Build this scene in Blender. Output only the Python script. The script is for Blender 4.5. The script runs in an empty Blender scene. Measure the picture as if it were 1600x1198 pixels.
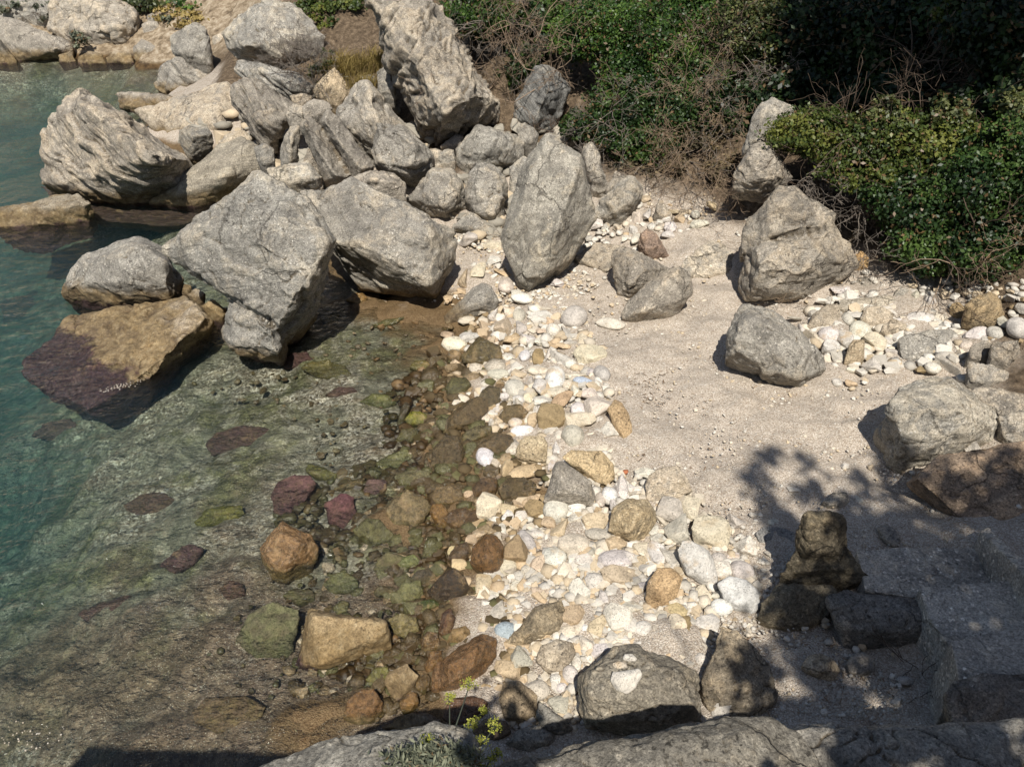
import bpy, bmesh, math, random
import numpy as np
from mathutils import Vector
R = math.radians
random.seed(7)
RNG = np.random.default_rng(11)
scene = bpy.context.scene
COL = scene.collection

# ---------------------------------------------------------------- camera
CH, PITCH, FPX = 8.0, R(35.0), 1256.0
cam_d = bpy.data.cameras.new("camera")
cam = bpy.data.objects.new("camera", cam_d)
COL.objects.link(cam)
cam.location = (0, 0, CH)
cam.rotation_euler = (math.pi / 2 - PITCH, 0, 0)
cam_d.sensor_fit = 'HORIZONTAL'
cam_d.angle = 2 * math.atan(800 / FPX)
cam_d.clip_start = 0.05
cam_d.clip_end = 500
scene.camera = cam
CAM = np.array([0, 0, CH])

def ray(px, py):
    xc = (px - 800) / FPX
    yc = -(py - 599) / FPX
    c, s = math.cos(PITCH), math.sin(PITCH)
    return np.array([xc, c + yc * s, -s + yc * c])      # unit along the optical axis

def at_y(px, py, Y):
    d = ray(px, py)
    return CAM + d * (Y / d[1])

def at_z(px, py, z):
    d = ray(px, py)
    return CAM + d * ((z - CH) / d[2])

def project(p):
    d = np.asarray(p, float) - CAM
    c, s = math.cos(PITCH), math.sin(PITCH)
    zc = d[1] * c - d[2] * s
    yc = d[1] * s + d[2] * c
    return 800 + FPX * d[0] / zc, 599 - FPX * yc / zc, zc

# ---------------------------------------------------------------- noise (numpy gradient noise)
def _hash(ix, iy, iz, seed):
    h = (ix * 374761393 + iy * 668265263 + iz * 2147483647 + seed * 974711) & 0xffffffff
    h = ((h ^ (h >> 13)) * 1274126177) & 0xffffffff
    h = ((h ^ (h >> 16)) * 2246822519) & 0xffffffff
    return h ^ (h >> 15)

_G = np.array([[1,1,0],[-1,1,0],[1,-1,0],[-1,-1,0],[1,0,1],[-1,0,1],[1,0,-1],[-1,0,-1],
               [0,1,1],[0,-1,1],[0,1,-1],[0,-1,-1],[1,1,0],[-1,1,0],[0,-1,1],[0,-1,-1]], float)

def perlin(P, seed=0):
    P = np.asarray(P, float)
    I = np.floor(P).astype(np.int64)
    F = P - I
    U = F * F * F * (F * (F * 6 - 15) + 10)
    out = 0
    for dx in (0, 1):
        wx = U[:, 0] if dx else 1 - U[:, 0]
        for dy in (0, 1):
            wy = U[:, 1] if dy else 1 - U[:, 1]
            for dz in (0, 1):
                wz = U[:, 2] if dz else 1 - U[:, 2]
                g = _G[_hash(I[:, 0] + dx, I[:, 1] + dy, I[:, 2] + dz, seed) & 15]
                out = out + wx * wy * wz * (g[:, 0] * (F[:, 0] - dx) + g[:, 1] * (F[:, 1] - dy) + g[:, 2] * (F[:, 2] - dz))
    return out

def fbm(P, octv=4, seed=0, gain=0.5):
    a, s, f = 1.0, 0.0, 1.0
    for o in range(octv):
        s = s + a * perlin(P * f + o * 17.3, seed + o)
        a *= gain
        f *= 2.03
    return s

def chips(P, cell, seed, tilt, soft=.07):
    """broken facets: each random cell is a plane of its own offset and tilt"""
    Q = P / cell
    I = np.floor(Q).astype(np.int64)
    n = len(P)
    d1 = np.full(n, 9.0); d2 = np.full(n, 9.0); v1 = np.zeros(n); v2 = np.zeros(n); r1 = np.zeros(n)
    for dx in (-1, 0, 1):
        for dy in (-1, 0, 1):
            for dz in (-1, 0, 1):
                J = I + np.array([dx, dy, dz])
                h = _hash(J[:, 0], J[:, 1], J[:, 2], seed); h2 = _hash(J[:, 0], J[:, 1], J[:, 2], seed + 77)
                rnd = lambda hh, s: ((hh >> s) & 1023) / 1023.0
                c = J + np.column_stack([rnd(h, 0), rnd(h, 10), rnd(h, 20)])
                D = Q - c
                d = np.sqrt((D ** 2).sum(1))
                off = rnd(h2, 0)
                val = (off - .5) + tilt * (D[:, 0] * (rnd(h2, 10) - .5) + D[:, 1] * (rnd(h2, 20) - .5) + D[:, 2] * (rnd(h, 5) - .5)) * 2
                near = d < d1
                v2 = np.where(near, v1, np.where(d < d2, val, v2)); d2 = np.where(near, d1, np.minimum(d, d2))
                v1 = np.where(near, val, v1); r1 = np.where(near, off, r1); d1 = np.where(near, d, d1)
    w = np.clip((d2 - d1) / soft, 0, 1); w = w * w * (3 - 2 * w)
    return v1 * (.5 + .5 * w) + v2 * (.5 - .5 * w), r1

def facets(P, cell, seed):
    """crisp broken faces: distance to the nearest random point in a many-sided norm (continuous, flat pieces)"""
    rg = np.random.default_rng(seed + 500)
    U = rg.normal(size=(7, 3)); U /= np.linalg.norm(U, axis=1)[:, None]
    U = np.concatenate([U, -U * rg.uniform(.75, 1.25, (7, 1))])
    Q = P / cell
    I = np.floor(Q).astype(np.int64)
    d1 = np.full(len(P), 9.0)
    for dx in (-1, 0, 1):
        for dy in (-1, 0, 1):
            for dz in (-1, 0, 1):
                J = I + np.array([dx, dy, dz])
                h = _hash(J[:, 0], J[:, 1], J[:, 2], seed)
                c = J + np.column_stack([h & 1023, (h >> 10) & 1023, (h >> 20) & 1023]) / 1023.0
                d1 = np.minimum(d1, ((Q - c) @ U.T).max(1))
    return d1

# ---------------------------------------------------------------- objects
def mesh_np(name, V, F):
    """V (n,3); F (m,k) array, all faces the same size"""
    me = bpy.data.meshes.new(name)
    V = np.asarray(V, np.float32)
    F = np.asarray(F, np.int32)
    m, k = F.shape
    me.vertices.add(len(V)); me.vertices.foreach_set("co", V.ravel())
    me.loops.add(m * k); me.loops.foreach_set("vertex_index", F.ravel())
    me.polygons.add(m)
    me.polygons.foreach_set("loop_start", np.arange(0, m * k, k, dtype=np.int32))
    me.update(calc_edges=True)
    return me

def smooth(me, flag=True):
    me.polygons.foreach_set("use_smooth", np.full(len(me.polygons), flag))
    me.update()

def link(name, me, mat=None, parent=None):
    o = bpy.data.objects.new(name, me)
    COL.objects.link(o)
    if mat is not None and len(me.materials) == 0:
        me.materials.append(mat)
    if parent is not None:
        o.parent = parent
    return o

def tag(o, label=None, cat=None, group=None, kind=None):
    if label: o["label"] = label
    if cat: o["category"] = cat
    if group: o["group"] = group
    if kind or cat: o["kind"] = kind or "thing"
    return o

def empty(name, loc, label, cat, group=None):
    o = bpy.data.objects.new(name, None)
    COL.objects.link(o)
    o.location = loc
    o.empty_display_size = 0.1
    tag(o, label, cat, group)
    return o

def part(name, V, F, mat, root, sm=True):
    """mesh given in world coordinates, parented to a root Empty"""
    V = np.asarray(V, float) - np.array(root.location)
    me = mesh_np(name, V, F)
    if sm: smooth(me)
    return link(name, me, mat, root)

def float_attr(me, name, vals, domain='FACE'):
    a = me.attributes.new(name, 'FLOAT', domain)
    a.data.foreach_set("value", np.asarray(vals, np.float32))

def col_attr(me, name, cols, domain='FACE'):
    a = me.attributes.new(name, 'FLOAT_COLOR', domain)
    c = np.ones((len(cols), 4), np.float32)
    c[:, :3] = cols
    a.data.foreach_set("color", c.ravel())

# ---------------------------------------------------------------- ground height field (radial basis through surveyed points)
GP = []
def gpx(*rows):
    for px, py, z in rows: GP.append(at_z(px, py, z))
def gpy(*rows):
    for px, py, Y in rows: GP.append(at_y(px, py, Y))
def gw(*rows):
    for r in rows: GP.append(np.array(r, float))
gpx((760,500,.12),(700,515,.0),(640,470,.05),(560,455,.04),(740,420,.28),(1000,480,.35),(1100,600,.40),(950,560,.33),(900,460,.32),
    (1300,620,.5),(1450,570,.65),(1500,480,.85),(1400,720,.5),(1200,750,.42),(960,800,.35),(1050,900,.42),(1150,900,.42),(1250,1050,.55),
    (1400,1100,.7),(1300,800,.48),(1560,600,.95),(1180,450,.5),(1060,380,.6),(950,360,.55),(1350,480,.7),(1550,780,.9),(1480,800,.6))
gpx((695,560,.0),(680,640,.0),(690,720,.0),(700,800,.0),(685,880,.0),(675,960,.0),(640,1070,.0),(590,1140,.0))
gpx((800,560,.17),(830,650,.2),(850,750,.2),(850,850,.22),(880,950,.28),(900,1050,.32),(780,1050,.15),(850,1150,.3),(1000,1150,.4),(1150,1150,.5))
gpx((620,560,-.08),(500,600,-.22),(600,700,-.14),(500,800,-.22),(400,700,-.4),(300,700,-.65),(200,750,-.95),(100,800,-1.5),(0,850,-3.2),(-60,800,-3.6),(0,700,-2.0),
    (100,650,-1.6),(550,900,-.16),(400,950,-.26),(300,1000,-.36),(150,1050,-.6),(0,1100,-1.0),(400,1100,-.2),(500,1060,-.12),(600,1000,-.05),(300,1160,-.3),
    (0,1190,-.9),(0,400,-2.6),(50,250,-3.0),(100,150,-2.6),(150,108,-1.2),(200,350,-1.2),(300,345,-.5),(480,530,-.2),(200,500,-1.3),(300,600,-.6),(560,490,-.03))
gpx((500,330,.2),(600,330,.5),(700,400,.3),(750,375,.42),(850,330,.6),(850,250,1.0),(700,250,1.1),(560,200,1.25),(450,250,.6),(400,240,.3),(350,250,.0),
    (300,260,-.2),(220,210,.2),(450,130,1.5),(300,130,.3),(350,100,.6),(520,80,2.0),(620,60,2.5),(400,40,1.9),(500,20,2.9))
gpx((1000,330,.75),(1080,300,.95))
gpy((1000,200,20),(1050,100,22.5),(1050,0,25),(900,150,21.5),(800,80,24),(760,0,27),(1250,250,17),(1300,350,15.4),(1400,300,16),(1400,150,18),(1400,0,20),
    (1600,300,14),(1600,100,16),(1600,0,17.5),(1600,450,12.2),(1500,420,13.4),(1200,100,20.5),(1150,260,18))
gpy((100,95,34),(20,97,34),(200,97,34),(270,97,33.5),(340,95,32),(100,40,36.5),(100,0,38.5),(300,55,34.5),(300,0,37),(200,40,36.5),(200,0,38.5),(0,40,36.5),(0,0,38.5))
gw((0,42,10),(10,36,11),(-10,48,8),(20,24,12),(18,12,9),(26,34,18),(-15,55,7),(-30,58,6),(-42,37,.5),(-60,42,2),(-60,0,-4),(-60,25,-5),(-30,20,-4),
   (-20,28,-3.5),(-20,-10,-4),(-10,0,-2),(-40,-30,-6),(-4,1,-.5),(-2,0,.1),(0,2,.4),(3,3,.6),(6,4,.8),(9,6.5,1.5),(11,9,2.6),(13,4,4),(8,0,2.5),(4,-1,1.5),
   (0,-6,5),(8,-6,6),(16,-6,8),(-6,-10,0),(0,80,18),(60,40,22),(60,-20,12),(-70,90,12),(90,100,25),(-100,60,5),(-100,-60,-6),(100,-80,12),(0,-60,6),(-90,120,14),(30,120,26))
GP = np.array(GP)
def _phi(r2): return np.sqrt(r2 + 0.04)
_n = len(GP)
_A = np.zeros((_n + 3, _n + 3))
_d2 = ((GP[:, None, :2] - GP[None, :, :2]) ** 2).sum(-1)
_A[:_n, :_n] = _phi(_d2) - 0.02 * np.eye(_n)
_A[:_n, _n] = 1; _A[_n, :_n] = 1
_A[:_n, _n + 1:] = GP[:, :2]; _A[_n + 1:, :_n] = GP[:, :2].T
_w = np.linalg.solve(_A, np.concatenate([GP[:, 2], [0, 0, 0]]))
def gz(x, y):
    x = np.asarray(x, float); y = np.asarray(y, float)
    sh = x.shape
    x = x.ravel(); y = y.ravel()
    out = np.full(len(x), _w[_n]) + _w[_n + 1] * x + _w[_n + 2] * y
    for i in range(_n):
        out += _w[i] * _phi((x - GP[i, 0]) ** 2 + (y - GP[i, 1]) ** 2)
    return out.reshape(sh)

_YS = np.concatenate([np.arange(2.5, 20, .1), np.arange(20, 46, .25)])
def hit(px, py, dz=0.0):
    d = ray(px, py)
    P = CAM[None] + d[None] * (_YS / d[1])[:, None]
    g = gz(P[:, 0], P[:, 1]) + dz - P[:, 2]
    k = np.argmax(g > 0)
    if g[k] <= 0: return P[-1]
    if k == 0: return P[0]
    t = g[k - 1] / (g[k - 1] - g[k])
    return P[k - 1] + (P[k] - P[k - 1]) * t
# ---------------------------------------------------------------- materials
class NT:
    def __init__(s, name):
        s.mat = bpy.data.materials.new(name)
        s.mat.use_nodes = True
        s.t = s.mat.node_tree
        s.t.nodes.clear()
        s.out = s.t.nodes.new("ShaderNodeOutputMaterial")
    def n(s, typ, **kw):
        nd = s.t.nodes.new("ShaderNode" + typ)
        ins = kw.pop("i", {})
        for k, v in kw.items(): setattr(nd, k, v)
        for k, v in ins.items(): s.put(nd.inputs[k], v)
        return nd
    def put(s, sock, v):
        if hasattr(v, "is_linked") or isinstance(v, bpy.types.NodeSocket): s.t.links.new(v, sock)
        elif isinstance(v, (tuple, list)) and len(v) == 3 and sock.type == 'RGBA': sock.default_value = (*v, 1)
        else: sock.default_value = v
    def pos(s): return s.n("NewGeometry").outputs["Position"]
    def noise(s, vec, scale, detail=4, rough=.55, dist=0.0, out="Fac"):
        return s.n("TexNoise", i={"Vector": vec, "Scale": scale, "Detail": detail, "Roughness": rough, "Distortion": dist}).outputs[out]
    def vor(s, vec, scale, feature='F1', out="Distance", rnd=1.0):
        return s.n("TexVoronoi", feature=feature, i={"Vector": vec, "Scale": scale, "Randomness": rnd}).outputs[out]
    def ramp(s, fac, *stops):
        r = s.n("ValToRGB", i={"Fac": fac})
        e = r.color_ramp.elements
        while len(e) > 1: e.remove(e[-1])
        for k, (p, c) in enumerate(stops):
            q = e[0] if k == 0 else e.new(p)
            q.position = p
            q.color = (*c, 1) if isinstance(c, tuple) else (c, c, c, 1)
        return r.outputs["Color"]
    def step(s, v, a, b, lo=0.0, hi=1.0):
        return s.n("MapRange", interpolation_type='SMOOTHSTEP', i={"Value": v, "From Min": a, "From Max": b, "To Min": lo, "To Max": hi}).outputs["Result"]
    def m(s, op, a, b=0.0, c=0.0):
        nd = s.n("Math", operation=op)
        s.put(nd.inputs[0], a); s.put(nd.inputs[1], b); s.put(nd.inputs[2], c)
        return nd.outputs[0]
    def mix(s, f, a, b, mode='MIX'):
        nd = s.n("Mix", data_type='RGBA', blend_type=mode)
        s.put(nd.inputs[0], f); s.put(nd.inputs[6], a); s.put(nd.inputs[7], b)
        return nd.outputs[2]
    def vmul(s, v, k):
        nd = s.n("VectorMath", operation='MULTIPLY'); s.put(nd.inputs[0], v); s.put(nd.inputs[1], k); return nd.outputs[0]
    def vadd(s, v, w):
        nd = s.n("VectorMath", operation='ADD'); s.put(nd.inputs[0], v); s.put(nd.inputs[1], w); return nd.outputs[0]
    def bump(s, h, dist, strength=1.0, normal=None):
        nd = s.n("Bump", i={"Height": h, "Distance": dist, "Strength": strength})
        if normal is not None: s.put(nd.inputs["Normal"], normal)
        return nd.outputs["Normal"]
    def bsdf(s, color, rough, normal=None, spec=0.3):
        b = s.n("BsdfPrincipled", i={"Base Color": color, "Roughness": rough, "Specular IOR Level": spec})
        if normal is not None: s.put(b.inputs["Normal"], normal)
        return b
    def done(s, shader, vol=None):
        s.t.links.new(shader, s.out.inputs["Surface"])
        if vol is not None: s.t.links.new(vol, s.out.inputs["Volume"])
        return s.mat
    def sepz(s, v): return s.n("SeparateXYZ", i={"Vector": v}).outputs["Z"]

def rock_mat(name, strata=0.0, sdir=(0.3, 0.2, 1.0), pebbly=0.6, crack=0.5, wet=0.0):
    """weathered conglomerate limestone; object colour = tint, object alpha = how cream it is"""
    t = NT(name)
    info = t.n("ObjectInfo")
    p = t.vadd(t.pos(), t.vmul(t.n("CombineXYZ", i={"X": info.outputs["Random"], "Y": info.outputs["Random"], "Z": info.outputs["Random"]}).outputs[0], (0.0, 0.0, 0.0)))
    warp = t.vadd(p, t.vmul(t.noise(p, 2.2, 3, out="Color"), (.35, .35, .35)))
    big = t.noise(warp, 1.1, 9, .62)
    mid = t.noise(p, 6.5, 7, .65)
    fine = t.noise(p, 38, 5, .7)
    grain = t.noise(p, 120, 3, .7)
    # cream fresh stone against grey weathered crust
    cm = t.m('ADD', t.m('MULTIPLY', t.m('SUBTRACT', big, .5), 2.3), t.m('MULTIPLY', t.m('SUBTRACT', mid, .5), 1.5))
    cm = t.m('ADD', cm, t.m('ADD', t.m('MULTIPLY', t.n("Attribute", attribute_name="fresh").outputs["Fac"], .55), .16))
    cm = t.m('ADD', cm, info.outputs["Alpha"])
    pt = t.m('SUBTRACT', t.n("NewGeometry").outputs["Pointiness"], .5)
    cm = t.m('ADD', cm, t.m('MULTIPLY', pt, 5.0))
    creamy = t.step(cm, .25, 1.0)
    grey = t.ramp(t.noise(p, 3.1, 8, .7), (.3, (.20, .183, .155)), (.5, (.315, .288, .243)), (.70, (.44, .405, .34)))
    cream = t.ramp(t.noise(warp, 4.0, 8, .68), (.28, (.34, .28, .20)), (.5, (.475, .41, .315)), (.75, (.60, .535, .42)))
    col = t.mix(creamy, grey, cream)
    crust = t.step(t.m('ADD', t.noise(warp, .75, 8, .68), t.m('MULTIPLY', t.m('SUBTRACT', mid, .5), .35)), .47, .60)
    col = t.mix(t.m('MULTIPLY', crust, .62), col, t.mix(1.0, col, (.60, .60, .61), 'MULTIPLY'))
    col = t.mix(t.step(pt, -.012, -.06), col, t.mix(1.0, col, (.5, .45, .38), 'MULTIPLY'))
    # pebbles set in the stone
    pv = t.vadd(p, t.vmul(t.noise(p, 9, 2, out="Color"), (.05, .05, .05)))
    v1 = t.n("TexVoronoi", i={"Vector": pv, "Scale": 21.0, "Randomness": 1.0})
    cell = t.n("SeparateColor", i={"Color": v1.outputs["Color"]})
    peb_on = t.m('MULTIPLY', t.step(cell.outputs[0], .62, .7), t.step(v1.outputs["Distance"], .5, .32))
    peb_on = t.m('MULTIPLY', peb_on, t.step(t.noise(p, 1.7, 4, .6), .42, .6))
    pebcol = t.ramp(cell.outputs[1], (0, (.30, .27, .23)), (.4, (.55, .49, .40)), (1, (.72, .67, .58)))
    col = t.mix(t.m('MULTIPLY', peb_on, pebbly), col, pebcol)
    v2 = t.n("TexVoronoi", i={"Vector": p, "Scale": 62.0, "Randomness": 1.0})
    c2 = t.n("SeparateColor", i={"Color": v2.outputs["Color"]})
    col = t.mix(.75, col, t.ramp(c2.outputs[0], (0, .52), (.5, 1.0), (.92, 1.18), (1, 1.6)), 'MULTIPLY')
    col = t.mix(.95, col, t.ramp(fine, (.32, .5), (.46, .97), (.70, 1.2)), 'MULTIPLY')
    col = t.mix(.8, col, t.ramp(mid, (.30, .72), (.48, 1.0), (.72, 1.12)), 'MULTIPLY')
    col = t.mix(.8, col, t.ramp(grain, (.34, .6), (.5, 1.0), (.7, 1.25)), 'MULTIPLY')
    # pits and cracks
    pits = t.m('MULTIPLY', t.step(t.noise(p, 21, 6, .74), .43, .32), t.step(t.noise(p, 1.3, 4, .6), .40, .62))
    col = t.mix(t.m('MULTIPLY', pits, .7), col, (.06, .05, .04))
    cw = t.vadd(p, t.vmul(t.noise(p, 1.6, 5, out="Color"), (.9, .9, .9)))
    ce = t.vor(cw, .62, 'DISTANCE_TO_EDGE')
    ck = t.m('MULTIPLY', t.step(ce, .014, .002), t.m('MULTIPLY', crack, t.step(t.noise(p, .9, 2), .44, .54)))
    col = t.mix(ck, col, (.05, .042, .032))
    h = t.m('ADD', t.m('MULTIPLY', mid, 1.0), t.m('MULTIPLY', fine, .5))
    h = t.m('ADD', h, t.m('MULTIPLY', grain, .14))
    h = t.m('ADD', h, t.m('MULTIPLY', peb_on, .22 * pebbly))
    h = t.m('SUBTRACT', h, t.m('MULTIPLY', pits, .55))
    h = t.m('SUBTRACT', h, t.m('MULTIPLY', ck, 1.2))
    if strata > 0:
        dx, dy, dz = Vector(sdir).normalized()
        dot = t.n("VectorMath", operation='DOT_PRODUCT'); t.put(dot.inputs[0], t.vadd(p, t.vmul(t.noise(p, .9, 4, out="Color"), (.28, .28, .28)))); dot.inputs[1].default_value = (dx, dy, dz)
        lay = t.noise(t.n("CombineXYZ", i={"X": dot.outputs["Value"]}).outputs[0], 7.0, 7, .72)
        lay2 = t.noise(t.vadd(t.n("CombineXYZ", i={"X": t.m('MULTIPLY', dot.outputs["Value"], 14.0)}).outputs[0], t.vmul(p, (.9, .9, .9))), 1.0, 5, .65)
        ll = t.m('ADD', t.m('MULTIPLY', lay, .5), t.m('MULTIPLY', lay2, .5))
        col = t.mix(.95 * strata, col, t.ramp(ll, (.38, .28), (.46, .92), (.62, 1.3)), 'MULTIPLY')
        h = t.m('ADD', h, t.m('MULTIPLY', ll, 5.0 * strata))
    col = t.mix(1.0, col, info.outputs["Color"], 'MULTIPLY')
    # tide mark: ochre algae above the water, purple-brown weed below it
    z = t.m('ADD', t.sepz(p), t.m('MULTIPLY', t.m('SUBTRACT', t.noise(p, 3.4, 8, .72), .5), .52))
    zo = t.m('SUBTRACT', z, wet) if wet > 0 else z
    och = t.ramp(t.noise(p, 8, 6, .7), (.3, (.085, .056, .024)), (.5, (.195, .135, .062)), (.7, (.30, .235, .135)))
    och = t.mix(.8, och, t.ramp(t.noise(warp, 2.1, 7, .72), (.36, (.30, .24, .2)), (.52, (1.0, 1.0, 1.0)), (.68, (1.3, 1.22, 1.1))), 'MULTIPLY')
    och = t.mix(.8, och, t.ramp(fine, (.30, .4), (.5, 1.0), (.7, 1.3)), 'MULTIPLY')
    wz = t.step(zo, .55, .22)
    if wet == 0.0:
        notdry = t.step(t.sepz(p), .90, .70)
        nearsea = t.step(t.n("SeparateXYZ", i={"Vector": p}).outputs["X"], -.55, -1.25)
        wz = t.m('MULTIPLY', t.m('MULTIPLY', wz, notdry), nearsea)
    col = t.mix(t.m('MULTIPLY', wz, .88), col, och)
    weed = t.ramp(t.noise(p, 16, 6, .8), (.34, (.008, .004, .006)), (.5, (.035, .015, .022)), (.66, (.11, .06, .065)))
    wd = t.step(z, .05, -.06)
    if wet == 0.0: wd = t.m('MULTIPLY', wd, nearsea)
    col = t.mix(t.m('MULTIPLY', wd, .9), col, weed)
    rough = t.m('SUBTRACT', .92, t.m('MULTIPLY', t.step(z, .2, .02), .45))
    nrm = t.bump(h, .030, 1.0)
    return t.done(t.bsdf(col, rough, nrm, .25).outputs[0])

def stone_mat(name, wet=False, weed=False):
    """loose beach stones; object colour = base colour"""
    t = NT(name)
    info = t.n("ObjectInfo")
    tc = t.n("TexCoord").outputs["Object"]
    off = t.n("CombineXYZ", i={"X": t.m('MULTIPLY', info.outputs["Random"], 37.0), "Y": t.m('MULTIPLY', info.outputs["Random"], 71.0), "Z": 3.0}).outputs[0]
    p = t.vadd(t.pos(), off)
    base = info.outputs["Color"]
    n1 = t.noise(p, 7, 6, .65); n2 = t.noise(p, 34, 5, .7); n3 = t.noise(p, 110, 3, .7)
    if wet or weed: base = t.mix(1.0, base, (.72, .66, .6), 'MULTIPLY')
    col = t.mix(.9, base, t.ramp(n1, (.28, .6), (.5, 1.0), (.74, 1.22)), 'MULTIPLY')
    col = t.mix(.9, col, t.ramp(n2, (.30, .45), (.45, .97), (.72, 1.25)), 'MULTIPLY')
    col = t.mix(.7, col, t.ramp(n3, (.32, .6), (.5, 1.0), (.7, 1.25)), 'MULTIPLY')
    if wet or weed: col = t.mix(.85, col, t.ramp(t.noise(p, 18, 7, .78), (.36, .25), (.5, 1.0), (.66, 1.7)), 'MULTIPLY')
    # ochre stains on some
    st = t.m('MULTIPLY', t.step(t.noise(p, 4.2, 6, .65), .52, .68), t.step(info.outputs["Random"], .35, .95))
    col = t.mix(t.m('MULTIPLY', st, .55), col, (.46, .31, .15))
    v = t.n("TexVoronoi", i={"Vector": p, "Scale": 48.0})
    sp = t.m('MULTIPLY', t.step(v.outputs["Distance"], .25, .12), t.step(t.noise(p, 5, 2), .46, .55))
    col = t.mix(t.m('MULTIPLY', sp, .7), col, (.07, .055, .04))
    h = t.m('ADD', t.m('MULTIPLY', n1, .9), t.m('MULTIPLY', n2, .5))
    h = t.m('ADD', h, t.m('MULTIPLY', n3, .12)); h = t.m('SUBTRACT', h, t.m('MULTIPLY', sp, .5))
    rough = .85
    if wet or weed:
        z = t.m('ADD', t.sepz(t.pos()), t.m('MULTIPLY', t.m('SUBTRACT', t.noise(t.pos(), 4, 5), .5), .16))
        alg = t.ramp(t.noise(p, 6, 6, .7), (.3, (.028, .03, .012)), (.5, (.10, .095, .035)), (.62, (.16, .13, .05)), (.75, (.24, .24, .085)))
        alg = t.mix(.7, alg, t.ramp(n2, (.3, .3), (.5, 1.0), (.7, 1.3)), 'MULTIPLY')
        k = t.m('MULTIPLY', t.step(z, .12, -.02), .55 if wet else .25)
        col = t.mix(k, col, alg)
        rough = t.m('SUBTRACT', .30, t.m('MULTIPLY', n2, .26))
    if weed:
        w = t.step(t.noise(p, 9, 6, .7), .38, .62)
        col = t.mix(t.m('MULTIPLY', w, .5), col, t.ramp(n2, (.3, (.012, .008, .008)), (.58, (.06, .03, .036)), (.74, (.24, .17, .14))))
        rough = .6
    nrm = t.bump(h, .05 if wet or weed else .026, 1.0)
    return t.done(t.bsdf(col, rough, nrm, .7 if wet else .3).outputs[0])

def pebble_mat(name, gloss=False):
    """the small stones of one big heap; colour from the mesh"""
    t = NT(name)
    p = t.pos()
    base = t.n("Attribute", attribute_name="tint").outputs["Color"]
    n2 = t.noise(p, 40, 4, .7)
    col = t.mix(.8, base, t.ramp(n2, (.28, .55), (.46, 1.0), (.75, 1.2)), 'MULTIPLY')
    z = t.m('ADD', t.sepz(p), t.m('MULTIPLY', t.m('SUBTRACT', t.noise(p, 2, 5), .5), .18))
    k = t.step(z, .12, -.01)
    col = t.mix(t.m('MULTIPLY', k, .8), col, t.mix(1.0, col, (.36, .25, .13), 'MULTIPLY'))
    z2 = t.step(z, -.02, -.16)
    col = t.mix(t.m('MULTIPLY', z2, .55), col, t.ramp(t.noise(p, 2.6, 5, .7), (.32, (.03, .02, .018)), (.5, (.09, .08, .04)), (.68, (.13, .14, .06))))
    rough = t.m('SUBTRACT', .85, t.m('MULTIPLY', k, .5))
    if gloss:
        col = t.mix(.8, base, t.ramp(t.noise(p, 26, 7, .78), (.34, .25), (.5, 1.0), (.68, 1.7)), 'MULTIPLY')
        rough = t.m('SUBTRACT', .30, t.m('MULTIPLY', n2, .26))
    return t.done(t.bsdf(col, rough, t.bump(n2, .03 if gloss else .01, .8), .7 if gloss else .35).outputs[0])

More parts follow.
